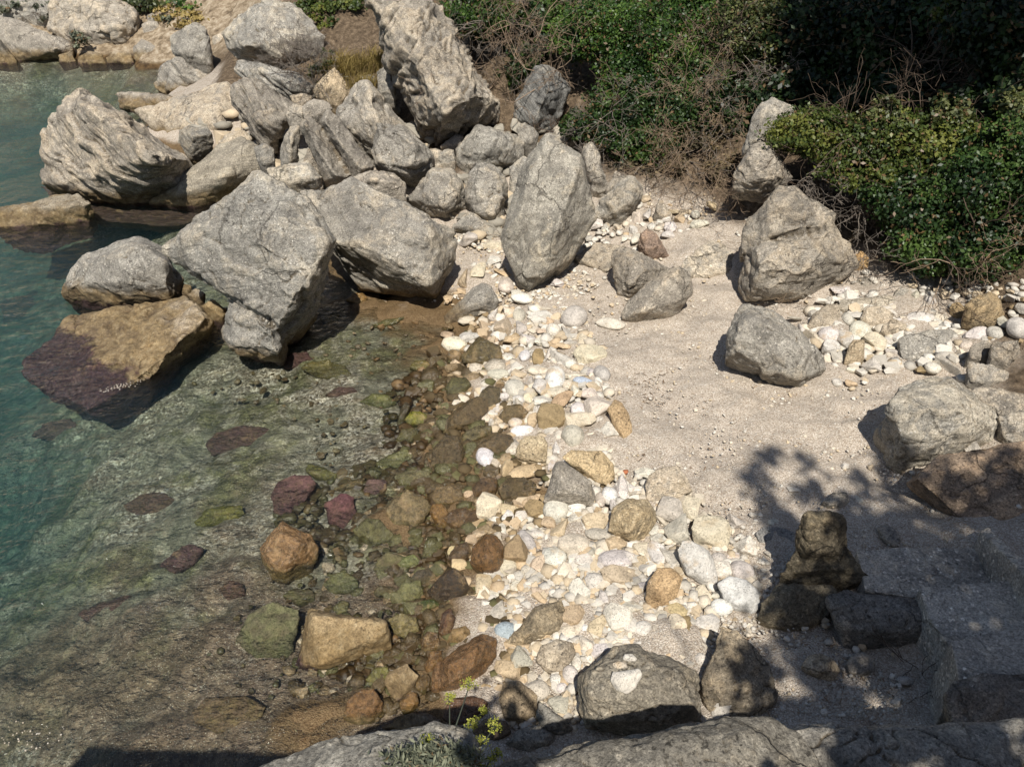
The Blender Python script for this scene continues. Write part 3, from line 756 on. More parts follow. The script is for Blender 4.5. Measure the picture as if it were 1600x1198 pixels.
rock("boulder", "cream topped block lying at the foot of the grooved slab", "417,264 435,258 460,254 482,249 504,276 500,288 470,294 430,292", "440,262,.3 478,258,.3 490,280,.35", Y=17.6, lean=52, cream=.6, thick=.6)
rock("stone", "dark rubble stone wedged under the left edge of the grooved slab", "474,248 482,232 496,240 504,262 494,272 480,266", Y=18.2, lean=64, tint=(.85,.82,.78))
rock("stone", "grey rubble stone between the striated block and the sloping slab", "396,232 410,222 428,232 430,250 414,262 402,254", Y=18.9, lean=60, cream=.0)
rock("stone", "pale rubble rock between the outcrop and the sloping slab", "338,222 356,208 382,204 396,216 380,232 352,240", Y=21.3, lean=58, cream=.4)
rock("stone", "grey rubble rock in the gap behind the narrow upright slab", "444,178 458,162 476,166 474,192 456,200", Y=20.4, lean=64, cream=.1)
rock("stone", "cream rubble rock under the ragged flat slab", "452,150 470,146 488,150 486,166 464,170", Y=21.9, lean=60, cream=.5)
rock("stone", "grey rubble rock between the rounded boulder and the pyramid boulder", "664,236 680,232 700,240 706,262 686,270 668,256", Y=18.9, lean=60, cream=.1)
# ---- big blocks at the water
rock("boulder", "big split block with a flat top and dark bedded underside over the pool",
     "467,299 504,283 550,278 597,301 650,321 694,352 714,363 715,407 704,440 681,468 657,466 604,458,-.25 560,452,-.3 540,434,-.3 527,399,-.1 514,375 500,345 484,330",
     "524,378,.75 567,382,1.0 627,415,1.1 668,441,.9 650,325,.55 674,367,.85 560,310,.4 600,340,.65 530,340,.5", anchor=(681,468), zb=.18, lean=66, thick=.6, mat="under", strata=.35, cream=.15, amp=.9, lm="the big split block")
rock("boulder", "great knobbly boulder standing in the pool with a shadowed undercut side",
     "265,370 300,343 320,343 330,327 353,300 373,283 400,268 427,275 464,295 484,311 510,345 524,373 522,392,-.5 500,450,-.7 470,505,-.7 448,545,-.5 437,512 400,500 357,469 317,439 283,419 260,390",
     "508,382,.8 490,425,1.0 457,474,1.05 436,508,.8 330,360,.5 380,310,.6 400,380,.95 350,430,.55 450,340,.75 445,410,1.1", anchor=(432,562), zb=-.02, lean=68, thick=.55, cream=.22, amp=1.3,
     extra=[("343,522 350,492 357,463 400,482 440,500 452,512,-.3 446,548,-.3 433,562 400,562 360,548", "380,500,.45 425,515,.85 432,553,.75 365,535,.45")], lm="the great knobbly boulder", sink=.6)
rock("boulder", "smooth domed grey rock rising from the sea with an ochre waterline", "94,447 105,428 136,396 167,383 184,373 221,370 241,380 256,388 272,412 284,425 280,450 270,466 250,473 210,475 170,473 125,468 94,459",
     "150,410,.5 220,385,.6 255,410,.75 262,450,.6 180,440,.7 120,445,.4", zb=-.03, lean=58, cream=-.12, thick=.7, lm="the domed grey rock", sink=.9)
rock("boulder", "half sunk rock covered with ochre algae, sinking to purple weed at its seaward side",
     "113,493 135,487 159,484 204,476 247,467 284,459 306,470 321,484 335,501 328,520 284,554 255,574 233,588 210,606 182,622 136,640 85,622 42,594 34,567 52,540 94,512",
     "215,500,.15 306,474,.35 322,495,.45 258,552,.55 235,584,.45 170,540,.1 200,570,.15 110,565,-.05 130,610,-.1", anchor=(233,588), zb=-.10, lean=14, yaw=-30, thick=.3, cream=.1, amp=1.5, mat="algae", lm="the algae covered rock", sink=.8)
rock("boulder", "long low dark-topped rock awash at the edge of the inlet", "-15,327 17,320 43,316 71,320 99,307 122,301 136,306 144,317 133,333 108,342 79,350 37,356 -15,353", zb=-.03, lean=38, cream=-.05, tint=(.85,.82,.75), lm="the low rock awash", sink=.8, strata=.3)
rock("stone", "ochre rounded stone wedged between the knobbly boulder and the algae rock", "314,478 332,467 355,482 346,503 326,498", zb=.0, cream=.4, tint=(1,.85,.6))
rock("stone", "striped pale stone in the gap under the knobbly boulder", "290,460 306,449 322,459 313,476", zb=.15, mat="slate", strata=.4, cream=.1)
rock("stone", "flat dark stone in the dark channel behind the domed rock", "264,452 280,440 300,446 296,460 276,464", zb=.0, tint=(.8,.8,.75))

# ---- beach boulders
rock("boulder", "flat-faced grey triangular rock bedded in sand where the cobbles begin", "694,495 714,470 737,450 754,441 768,448 780,470 774,483 748,486 717,489 697,506", "750,452,.2 728,478,.25 765,470,.25", lean=48, cream=-.25, thick=.5, amp=.5, lm="the grey triangular rock")
rock("boulder", "grey double-lobed rock behind the tilted slab on the gravel", "955,412 959,392 978,387 1002,393 1029,405 1050,420 1040,450 1002,462 983,466 966,457 967,439 957,427", "985,400,.35 1010,420,.4 985,445,.4", lean=52, cream=.1, thick=.6, lm="the double-lobed rock")
rock("slab", "tilted wedge slab with a grey top edge and sandy face, lying on the gravel", "971,489 981,470 1015,439 1055,415 1078,424 1084,459 1063,483 1049,494 1015,501 989,504 972,498", "1000,488,.42 1030,448,.42 1060,421,.35 1060,470,.3", lean=58, cream=.35, thick=.5, amp=.35, lm="the tilted wedge slab")
rock("slab", "low pale conglomerate slab at the right foot of the great grey slab", "897,402 915,388 938,379 978,385 957,404 950,426 938,423 915,412", lean=25, bulge=.08, cream=.6, thick=.4, lm="the low pale slab")
rock("stone", "dark reddish angular stone poking up behind the double-lobed rock", "996,384 1001,364 1011,357 1025,366 1037,383 1046,401 1030,401 1009,396", "1003,368,.2 1008,390,.3 1028,385,.25", lean=66, tint=(.82,.66,.6), cream=.15, mat="under", strata=.4, lm="the reddish angular stone")
rock("stone", "thin grey triangular slab standing among the white pebbles", "1020,342 1023,324 1032,311 1042,325 1054,340 1048,347 1030,345", lean=70, cream=.2, strata=.3, thick=.3)
rock("boulder", "low rounded conglomerate mound left of the big round boulder", "1062,414 1081,394 1099,380 1113,375 1134,380 1147,394 1149,422 1139,429 1107,431 1072,431", lean=34, bulge=.12, cream=.5, thick=.45, lm="the conglomerate mound")
rock("boulder", "big round conglomerate boulder at the foot of the bushes", "1148,431 1156,404 1166,385 1195,366 1235,354 1276,348 1306,350 1322,382 1340,413 1325,431 1294,445 1262,471 1234,468 1192,473 1164,470 1152,448",
     "1180,390,.5 1240,375,.6 1290,365,.45 1190,425,.85 1250,420,.95 1300,405,.6 1240,455,.55 1175,455,.5", zb=.42, lean=74, cream=.42, thick=.6, amp=1.2,
     extra=[("1157,400 1160,380 1171,347 1192,312 1217,290 1241,287 1262,299 1290,317 1308,334 1311,356 1300,375 1240,385 1190,395", "1200,330,.3 1240,310,.35 1280,335,.3 1210,365,.5 1280,355,.45")], lm="the big round boulder")
rock("boulder", "white weathered rock at the bush edge behind the big round boulder", "1146,290 1152,264 1166,241 1178,225 1202,222 1222,255 1242,278 1228,292 1195,298 1165,295", "1170,250,.4 1205,245,.4 1190,280,.55 1220,278,.35", Y=15.6, lean=70, cream=.2, tint=(1.05,1.05,1.05), lm="the white rock at the bush edge")
rock("boulder", "shaded upright pale rock half hidden by the dark hedge", "1158,240 1164,210 1172,188 1186,166 1208,152 1240,168 1248,214 1230,240 1192,244", Y=16.5, lean=74, cream=.0)
rock("boulder", "long grey boulder lying on the gravel in front of the white stones", "1131,562 1133,522 1143,494 1161,478 1196,475 1213,483 1231,504 1255,525 1276,546 1293,557 1293,580 1269,601 1248,605 1227,594 1206,580 1175,573 1147,571",
     "1150,525,.5 1150,552,.4 1210,555,.55 1250,590,.4 1200,505,.5 1250,545,.5 1170,495,.4", lean=50, cream=.0, thick=.6, lm="the long grey boulder")
rock("boulder", "wide pale yellowish boulder at the edge of the shade", "1376,671 1377,650 1389,620 1403,603 1448,588 1483,588 1511,608 1546,632 1568,659 1567,679 1557,693 1506,694 1464,702 1444,713 1430,733 1413,736 1393,724 1379,699",
     "1395,625,.4 1440,640,.7 1500,640,.6 1410,690,.55 1425,715,.35 1500,675,.5 1545,665,.3", lean=48, cream=.55, thick=.5, lm="the wide yellowish boulder")
rock("slab", "flat grey-tan slab running back from the wide yellowish boulder", "1511,607 1536,601 1560,604 1610,617 1615,648 1570,656 1546,634", zb=1.0, lean=25, bulge=.1, cream=.15, thick=.5)
rock("boulder", "broken block with a dark notch, left one of the pair by the shade", "1511,563 1516,542 1530,534 1548,531 1550,560 1543,567", lean=64, cream=.1)
rock("boulder", "broken block with a jagged tip, right one of the pair by the shade", "1547,567 1550,535 1570,532 1593,530 1594,551 1576,574", lean=66, cream=.1)
rock("slab", "grey flat-topped block just below the two broken blocks", "1512,597 1514,567 1550,569 1579,583 1576,598 1550,605 1522,602", lean=48, cream=.05)
rock("slab", "flat speckled slab lying at the end of the white stones", "1404,528 1425,517 1462,513 1487,515 1511,530 1496,550 1462,562 1440,562 1420,570 1407,557", lean=30, bulge=.1, cream=.1, thick=.4, lm="the flat speckled slab")
rock("boulder", "round brown boulder half in shade under the dark green bush", "1508,476 1520,464 1547,457 1565,470 1568,493 1555,509 1525,507 1510,494", lean=64, cream=.5, tint=(.8,.68,.5), lm="the round brown boulder")
rock("boulder", "large cream boulder crowning the wall of white stones", "1342,496 1355,480 1375,476 1397,491 1396,503 1370,516 1355,512", lean=50, cream=1.0, amp=.6, cat="stone")
rock("boulder", "cream rounded boulder just right of the crowning one in the white stone wall", "1374,519 1380,506 1397,497 1416,507 1416,523 1390,529", lean=50, cream=1.0, amp=.6, cat="stone")
rock("boulder", "pale smooth boulder at the left end of the white stone wall", "1259,513 1270,490 1292,476 1312,476 1316,500 1307,511 1280,508 1266,517", lean=46, cream=.8, amp=.6, cat="stone")
rock("slab", "low cream ledge behind the wall of white stones", "1308,480 1312,466 1360,460 1392,462 1409,476 1370,482 1340,492", lean=32, bulge=.1, cream=.9, thick=.5)
rock("stone", "pale barrel shaped stone standing in front of the white stone wall", "1318,568 1326,540 1332,530 1351,530 1351,561 1340,572", lean=66, cream=.8, amp=.4, tint=(1,.95,.85))
rock("boulder", "shaded grey boulder under the branches behind the white stones", "1328,458 1340,432 1378,424 1450,430 1452,456 1400,461", Y=13.6, lean=52, cream=.0)
rock("stone", "small rough stone at the shade line behind the white stones", "1394,463 1407,448 1421,452 1416,469", lean=60, cream=.0)
rock("stone", "brown angular stone behind the right shoulder of the big round boulder", "1325,375 1338,360 1352,366 1356,384 1336,392", Y=14.8, lean=60, cream=.5, tint=(.85,.7,.5))
rock("stone", "orange-brown stone beside the big round boulder's right end", "1330,402 1345,392 1358,402 1356,418 1338,420", Y=14.0, lean=60, cream=.8, tint=(.9,.7,.45))

# ---- larger stones of the cobble bank
bk = dict(cat="stone", thick=.55, amp=.6, sink=.15)
rock("stone", "big tan conglomerate stone at the upper edge of the cobble bank", "1007,756 1014,743 1028,733 1058,726 1076,747 1083,768 1050,784 1028,789 1009,779", lean=45, cream=.75, lm="the big tan conglomerate stone", **bk)
rock("stone", "broad yellowish stone with a cracked face in the cobble bank", "951,829 956,793 980,776 1012,779 1026,799 1024,816 1007,840 988,849 967,840", "975,795,.25 1005,800,.3 985,830,.25", lean=50, cream=.8, tint=(1,.92,.75), lm="the broad yellowish stone", **bk)
rock("slab", "long white slab among the upper cobbles", "1057,858 1066,843 1082,842 1108,859 1115,874 1107,887 1123,909 1119,919 1095,912 1074,896 1063,877", lean=40, mat="stone", tint=(.55,.53,.485), lm="the long white slab", **bk)
rock("slab", "white slab with fine slanting layers at the shade's edge", "1122,911 1140,899 1167,907 1184,924 1188,949 1175,958 1146,950 1130,934", lean=40, mat="stone", tint=(.54,.515,.47), strata=.4, lm="the white layered slab", **bk)
rock("stone", "orange-tan rough stone below the long white slab", "1008,936 1012,908 1028,886 1050,886 1067,903 1059,931 1036,956 1015,948", lean=42, cream=1.0, tint=(1.0,.80,.58), lm="the orange-tan rough stone", **bk)
FLATTOP = rock("boulder", "wide flat-topped grey boulder with three white stones on it, near the camera ledge", "896,1080 901,1056 924,1030 959,1012 993,1009 1042,1023 1079,1040 1100,1061 1103,1100 1098,1129 1045,1158 970,1147 913,1138 904,1114",
     "925,1045,.35 990,1025,.3 1060,1050,.35 1080,1100,.4 920,1090,.45 990,1090,.55 1030,1130,.4 940,1125,.4", lean=38, cream=.1, thick=.5, tint=(.85,.8,.72), lm="the flat-topped boulder", amp=.9)
rock("boulder", "long wet brown boulder across the waterline near the camera", "674,1080 678,1046 693,1025 723,1004 758,988 777,998 774,1023 752,1053 723,1081 693,1087", "700,1040,.3 745,1010,.3 740,1040,.3 700,1070,.25", lean=40, mat="wet", tint=(.20,.125,.06), lm="the long wet brown boulder", amp=.8)
rock("boulder", "big flat ochre block lying in the shallows", "459,1041 469,1007 475,965 484,952 505,955 528,961 567,966 603,967 613,989 610,1014 594,1024 549,1036 519,1048 493,1050",
     "490,962,.35 600,972,.3 500,1038,.32 560,1008,.36 606,986,.3 478,1030,.2", lean=28, cream=1.1, tint=(1.0,.84,.6), thick=.4, lm="the flat ochre block", amp=.8, mat="step")
rock("boulder", "rounded tan rock in the shallows with purple weed round its foot", "404,857 417,838 441,814 457,817 487,836 497,855 488,884 470,900 445,914 425,904 407,878", "440,830,.3 470,850,.35 445,885,.3 420,860,.25", lean=52, mat="wet", tint=(.34,.22,.11), lm="the rounded tan rock")
rock("boulder", "wet dark brown rock in the shallows beside the shadow", "536,1119 543,1094 564,1075 585,1075 601,1094 598,1110 579,1125 555,1133", lean=50, mat="wet", tint=(.19,.115,.05), lm="the wet dark brown rock")
rock("stone", "pale angular stone beside the long wet brown boulder", "600,1065 606,1049 636,1035 655,1055 646,1074 621,1095 609,1086", lean=48, cream=1.1, tint=(1.05,.98,.85), **bk)
rock("stone", "elongated grey-brown stone beneath the blue-grey oval pebble", "791,1005 809,975 835,946 878,937 885,961 879,987 835,1003 806,1012", lean=38, cream=.2, tint=(.85,.74,.58), lm="the elongated grey-brown stone", **bk)
rock("stone", "thick pale rounded stone left of the flat-topped boulder", "838,1031 846,1007 869,997 895,1003 901,1021 884,1045 869,1057 852,1049", lean=46, cream=.8, **bk)
rock("stone", "dark wet pyramid stone glistening at the water's edge", "733,881 738,854 760,833 776,837 787,852 787,877 778,899 757,898", "762,842,.2 758,880,.25 778,870,.2", lean=52, mat="wet", tint=(.20,.12,.05), **bk)
rock("stone", "grey triangular stone with a sharp peak in the cobble bank", "847,785 856,760 868,721 880,719 900,737 924,753 931,776 928,793 908,789 884,781 860,789", "872,728,.15 880,765,.3 910,775,.25", lean=48, cream=-.1, lm="the grey peaked stone", **bk)
rock("stone", "square cream block with a layered lower edge in the cobble bank", "803,711 812,686 828,680 850,681 856,694 855,729 832,725 812,719", lean=48, cream=1.0, tint=(1.05,.95,.78), mat="under", strata=.3, lm="the square cream block", **bk)
rock("stone", "eroded yellow crust stone with a hollow, at the top of the cobble bank", "876,715 892,703 920,705 940,703 959,726 961,747 950,760 930,752 922,734 900,731", lean=36, cream=1.1, tint=(1.05,.95,.75), lm="the eroded yellow stone", **bk)
rock("stone", "tan low slab half buried along the gravel edge of the cobbles", "948,640 960,622 972,628 984,650 990,680 975,690 962,672", lean=28, cream=.9, tint=(1,.85,.65), **bk)

# ---- wet stones at the waterline
wt = dict(cat="wet stone", mat="wet", thick=.6, amp=.7, sink=.15, group="wet brown stones along the waterline")
W = [("olive-brown broad stone at the top of the waterline below the white pebbles", "719,557 732,544 748,525 764,531 784,540 785,561 764,575 748,569 724,567", (.20,.155,.075)),
 ("large brown leaning stone at the waterline under two white pebbles", "689,679 698,652 720,632 746,619 763,623 763,641 748,661 728,669 704,679", (.21,.14,.065)),
 ("olive rounded stone just above the long dark waterline stone", "719,685 726,674 746,665 769,665 771,677 750,687 728,695", (.22,.17,.08)),
 ("long dark stone beside the square cream block", "741,703 752,690 780,675 800,681 809,696 800,709 772,713 748,711", (.185,.13,.07)),
 ("dark brown cubic stone half in the water", "673,727 676,702 695,679 716,679 728,702 722,721 698,735", (.17,.115,.055)),
 ("speckled big grey-brown stone with a dark patch in the shallows", "601,801 612,782 636,765 663,775 675,792 664,815 644,831 615,820", (.29,.22,.12)),
 ("smooth tan rounded stone in the row behind the speckled one", "673,777 682,760 706,754 722,762 725,780 706,791 682,788", (.27,.19,.10)),
 ("orange wet stone touching the speckled grey-brown stone", "671,801 676,786 690,786 701,800 699,828 684,825", (.33,.18,.06)),
 ("dark ridge-backed stone right of the orange wet stone", "691,809 708,795 730,791 739,811 731,828 708,828", (.19,.11,.05)),
 ("big almost black wet stone near the green one", "665,925 687,900 708,885 727,900 736,921 718,941 684,940", (.10,.066,.036)),
 ("dome shaped olive stone with yellow flecks in the shallows", "550,828 572,810 594,810 616,835 613,849 591,857 570,849", (.21,.19,.085)),
 ("round green stone dotted with dark spots in the shallows", "504,913 519,896 540,893 559,906 562,919 549,928 519,931", (.25,.26,.12)),
 ("small bright green spotted stone near the dark wet stones", "617,886 630,869 648,866 658,876 652,886 630,893", (.25,.28,.11)),
 ("pale green boat shaped stone with dark spots at the water's edge", "614,934 627,911 657,906 662,924 655,943 627,944", (.27,.27,.13)),
 ("deep green slimy stone below the almost black one", "642,955 654,938 678,935 688,945 670,958 651,961", (.10,.13,.03)),
 ("small dark wet stone left of the pale green boat shaped one", "583,925 591,914 615,915 619,927 603,937 588,934", (.09,.055,.03)),
 ("yellowish round stone right of the flat ochre block", "605,967 627,956 651,965 655,985 636,1000 615,991", (.34,.28,.14)),
 ("yellow-green mossy stone at the waterline", "631,655 642,642 660,642 672,654 664,665 639,665", (.30,.29,.045)),
 ("dark pointed stone below the yellow-green mossy one", "617,689 628,671 647,666 653,678 645,692 626,695", (.15,.12,.05)),
 ("upright dark stone left of the mossy one", "620,664 624,640 634,626 642,634 634,656 626,668", (.11,.085,.045)),
 ("brown stone below the round tan one, near the pyramid stone", "698,872 712,850 730,846 738,862 726,884 706,888", (.17,.105,.05)),
 ("dark pitted stone touching the black one's upper side", "640,905 652,890 672,888 682,900 668,916 648,916", (.10,.075,.04)),
 ("brown flat stone left of the pyramid stone", "706,815 722,800 744,796 752,812 738,828 716,830", (.17,.10,.045)),
 ("dark brown stone under the peaked grey stone", "776,764 792,748 818,744 838,756 836,776 806,786 784,780", (.18,.125,.06)),
 ("chestnut stone in front of the dark one under the peaked stone", "736,760 752,746 776,744 780,764 764,782 744,784", (.19,.11,.05)),
 ("brown pointed wet stone near the flat ochre block", "655,1000 668,985 684,988 690,1008 678,1022 660,1018", (.22,.125,.05)),
 ("amber stone left of the long wet brown boulder", "662,1040 672,1018 690,1014 694,1034 680,1054 666,1052", (.30,.17,.07)),
 ("amber wet stone under the pale angular stone", "624,1096 640,1078 652,1082 654,1098 640,1112 626,1110", (.34,.19,.07)),
 ("brown rounded wet stone above the amber one", "646,1078 654,1056 668,1050 674,1062 666,1080 654,1084", (.24,.15,.07)),
 ("mottled brown stone above the long wet brown boulder", "696,1006 706,982 728,976 738,990 724,1008 704,1014", (.30,.19,.08)),
 ("reddish brown stone beside the grey oval pebbles", "684,990 690,958 704,948 712,966 706,990 694,1000", (.17,.085,.045)),
 ("brown wet stone behind the dark cubic stone", "742,632 752,610 764,602 782,606 782,628 764,642", (.21,.155,.085)),
 ("olive weedy stone at the top of the shallows", "694,606 706,590 728,588 738,602 722,618 700,622", (.19,.17,.07)),
 ("brown stone between the leaning stone and the square cream block", "778,650 792,632 814,630 826,644 816,660 792,664", (.26,.19,.10))]
for lb, ol, tc in W: rock("wet_stone", lb, ol, lean=44, tint=(.66 * tc[0], .72 * tc[1], .70 * tc[2]), **wt)

# ---- rocks on the sea bed seen through the water
sb = dict(cat="sunken stone", thick=.5, amp=1.0, sink=.15, group="weedy stones under the shallow water")
S = [("purple weed covered cube shaped stone just under the surface", "424,775 436,752 460,741 487,743 496,755 477,783 449,805 428,802", (0.195,0.098,0.109), "weed"),
 ("yellow-green flat slab behind the purple cube shaped stone", "475,735 481,722 508,730 528,742 524,751 492,745", (.26,.25,.06), "wet"),
 ("purple weedy stone in front of the brown flat sunken one", "507,788 530,770 554,775 557,801 538,826 516,821", (0.195,0.090,0.102), "weed"),
 ("brown flat sunken stone between two purple ones", "520,764 546,749 571,746 565,761 546,773", (.17,.10,.055), "wet"),
 ("small purple crusted stone right of the brown flat sunken one", "566,767 575,749 605,749 605,764 583,776", (0.240,0.150,0.145), "weed"),
 ("long greenish sunken stone at the shingle edge", "585,724 607,709 636,701 648,712 627,733 594,736", (.20,.22,.10), "wet"),
 ("dark olive stone breaking the surface right of the long greenish one", "614,745 636,735 668,735 677,747 658,762 626,762", (.16,.15,.075), "wet"),
 ("long purple weedy reef stone in the middle of the cove", "322,696 335,678 365,669 395,664 421,671 425,685 400,700 360,708 330,710", (0.150,0.083,0.087), "weed"),
 ("yellow-green weedy streak stone near the rounded tan rock", "302,816 320,798 350,789 379,789 383,803 360,817 315,825", (.24,.24,.03), "wet"),
 ("dark purple stone left of the rounded tan rock", "250,884 270,860 295,849 319,857 301,882 270,896", (0.150,0.075,0.094), "weed"),
 ("long dark reef stone in deep water at the left", "-25,735 20,715 60,700 96,689 102,716 60,748 20,764 -25,766", (0.112,0.068,0.080), "weed"),
 ("dark weedy stone in front of the algae covered rock", "48,682 70,661 110,654 127,668 96,690", (0.135,0.075,0.087), "weed"),
 ("flat olive sunken slab at the foot of the great knobbly boulder", "470,574 487,564 514,562 541,571 552,585 519,594 487,586", (.18,.165,.06), "wet"),
 ("purple crusted stone below the flat olive slab", "505,617 530,604 554,604 563,616 540,626", (0.195,0.112,0.109), "weed"),
 ("green weedy stone right of the purple crusted one", "560,628 580,614 606,616 622,628 600,638 575,636", (.16,.19,.07), "wet"),
 ("round olive stone under water near the top of the cobbles", "638,574 650,562 668,562 677,573 658,583", (.14,.13,.04), "wet"),
 ("brown flat stone in the sandy pool under the big split block", "539,468 550,458 567,457 575,466 558,476", (.30,.20,.08), "wet"),
 ("olive stone in the sandy pool beside the knobbly boulder", "500,500 512,488 532,490 526,504 508,508", (.22,.19,.08), "wet"),
 ("thin dark streak stone in the sandy pool", "580,508 600,500 634,494 622,504 592,512", (.12,.12,.05), "wet"),
 ("broad olive weedy stone left of the dome shaped one", "600,900 612,880 640,872 606,862 590,872 584,890", (0.210,0.210,0.102), "weed"),
 ("pale yellow crusted stone left of the pale green ones", "520,948 532,938 546,940 542,956 526,962", (.36,.33,.15), "wet"),
 ("large mottled green stone behind the flat ochre block", "370,1000 388,960 430,940 470,950 462,990 450,1030 400,1034", (0.225,0.240,0.123), "weed"),
 ("flat greenish stone below the flat ochre block", "444,1116 456,1106 490,1102 506,1110 490,1122 456,1126", (.20,.21,.11), "wet"),
 ("broad mottled brown stone in the shallows near the ledge shadow", "300,1110 322,1090 380,1088 416,1104 400,1134 340,1144 306,1134", (0.285,0.225,0.123), "weed"),
 ("mossy green stone left of the wet dark brown rock", "570,1062 586,1042 606,1040 610,1060 596,1074", (.20,.20,.06), "wet"),
 ("tan submerged stone left of the flat ochre block", "340,920 360,906 380,912 384,930 356,936", (0.180,0.105,0.087), "weed"),
 ("dark purple weedy patch stone in the deep left corner", "120,960 150,940 200,930 230,944 210,970 150,980", (0.128,0.068,0.072), "weed"),
 ("brown weedy stone left of the long purple reef stone", "190,790 220,772 260,770 280,786 250,804 206,806", (0.150,0.090,0.072), "weed"),
 ("purple weed clump stone at the foot of the knobbly boulder", "436,566 452,552 480,548 490,560 470,574 446,578", (0.150,0.068,0.080), "weed"),
 ("olive weedy stone in the middle of the shingle shallows", "440,930 460,918 488,922 492,938 466,944", (0.195,0.195,0.087), "weed")]
for lb, ol, tc, mt in S: rock("sunken_stone", lb, ol, lean=32, mat=mt, tint=tc, bulge=.16, **sb)

# ---- near ledge below the camera, shaded rocks and steps on the right
NEARLEDGE = rock("ledge", "sunlit grey rock ledge below the camera at the left, with the sea fennel", "340,1290 380,1205 400,1196 432,1195 458,1176 500,1157 526,1160 562,1147 601,1140 633,1137 672,1134 705,1140 731,1147 745,1165 760,1290",
     "450,1215,.12 560,1190,.15 680,1180,.18 520,1240,.2 690,1250,.2", anchor=(600,1290), zb=3.2, lean=10, thick=.9, cream=-.1, tint=(.78,.78,.77), amp=.7, sink=.6, lm="the near left ledge", cat="ledge", vox=2.6, strata=.3, sdir=(0,.2,1))
rock("ledge", "sunlit grey rock ledge below the camera, right of the gap", "720,1290 760,1200 800,1188 850,1190 892,1182 924,1173 970,1165 1013,1159 1033,1162 1056,1145 1085,1130 1114,1125 1160,1122 1205,1124 1250,1150 1280,1200 1300,1290",
     "900,1215,.15 1050,1180,.18 1150,1150,.18 1180,1220,.2 1000,1250,.2", anchor=(1000,1290), zb=2.9, lean=12, thick=.9, cream=.1, tint=(.8,.78,.74), amp=.7, sink=.6, cat="ledge", vox=2.6, strata=.3, sdir=(0,.2,1))
rock("ledge", "shaded rock ledge filling the near right corner below the camera", "1200,1300 1210,1160 1240,1135 1300,1142 1380,1150 1450,1138 1520,1150 1640,1130 1680,1300", anchor=(1400,1300), zb=2.4, lean=14, bulge=.08, thick=.9, cream=.0, sink=.6, cat="ledge", vox=2.6)
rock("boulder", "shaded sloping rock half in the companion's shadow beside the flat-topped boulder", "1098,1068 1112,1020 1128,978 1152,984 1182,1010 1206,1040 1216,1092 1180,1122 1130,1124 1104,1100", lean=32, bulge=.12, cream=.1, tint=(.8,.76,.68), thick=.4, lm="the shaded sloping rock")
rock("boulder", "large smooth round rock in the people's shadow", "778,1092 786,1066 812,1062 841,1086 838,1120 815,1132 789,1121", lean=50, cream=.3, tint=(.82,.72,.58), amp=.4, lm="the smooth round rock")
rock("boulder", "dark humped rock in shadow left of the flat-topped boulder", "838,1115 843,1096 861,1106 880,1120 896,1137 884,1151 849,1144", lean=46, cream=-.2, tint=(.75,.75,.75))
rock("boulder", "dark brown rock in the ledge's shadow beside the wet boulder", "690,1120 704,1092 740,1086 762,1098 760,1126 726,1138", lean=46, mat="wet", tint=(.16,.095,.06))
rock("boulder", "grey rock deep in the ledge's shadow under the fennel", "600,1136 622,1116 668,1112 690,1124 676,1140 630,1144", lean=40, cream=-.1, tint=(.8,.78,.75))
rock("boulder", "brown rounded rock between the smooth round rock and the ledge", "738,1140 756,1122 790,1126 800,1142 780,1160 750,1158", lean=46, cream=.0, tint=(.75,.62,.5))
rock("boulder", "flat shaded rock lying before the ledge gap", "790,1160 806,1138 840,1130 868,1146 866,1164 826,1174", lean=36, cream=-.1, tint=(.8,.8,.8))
rock("stone", "largest white stone on the flat-topped boulder", "953,1062 957,1048 976,1044 1000,1043 1004,1055 994,1072 980,1085 963,1078", zb=float(on_rock(FLATTOP, 978, 1083)[2])-.01, lean=25, mat="stone", tint=(.58,.55,.49), **bk)
rock("stone", "smallest white stone with a dark crack, on the far side of the flat-topped boulder", "973,1026 976,1020 988,1020 996,1028 994,1035 976,1035", zb=float(on_rock(FLATTOP, 985, 1034)[2])-.01, lean=25, mat="stone", tint=(.58,.55,.49), **bk)
rock("stone", "thin flat white stone between the two other stones on the flat-topped boulder", "956,1036 966,1031 978,1034 982,1042 964,1046", zb=float(on_rock(FLATTOP, 966, 1045)[2])-.01, lean=20, mat="stone", tint=(.54,.50,.43), **bk)
rock("rock_stump", "weathered round rock stump with a flared fluted foot and rusty notches", "1246,850 1247,822 1251,804 1262,796 1268,802 1280,797 1296,797 1300,803 1314,806 1325,820 1326,848 1328,872 1290,880 1248,872",
     "1262,806,.14 1305,812,.14 1305,862,.22 1262,862,.22", anchor=(1290,918), zb=.62, lean=84, cream=.15, tint=(.60,.54,.43), thick=.7, cat="rock stump", lm="the rock stump", amp=1.0,
     extra=[("1228,880 1240,862 1256,856 1300,862 1332,860 1350,890 1342,904 1300,906 1266,916 1244,914 1226,904", "1250,892,.2 1300,892,.22 1330,890,.18"), ("1216,902 1228,888 1260,884 1340,884 1360,898 1348,912 1300,912 1264,928 1240,924 1220,916", "1240,912,.12 1300,902,.15")])
rock("outcrop", "rounded brown rock skirt below the rock stump, with a shell-like curl", "1187,962 1188,940 1214,914 1240,918 1265,926 1300,914 1314,930 1300,962 1262,984 1237,983 1208,977", zb=.5, lean=36, bulge=.15, cream=.1, tint=(.75,.68,.55), thick=.5)
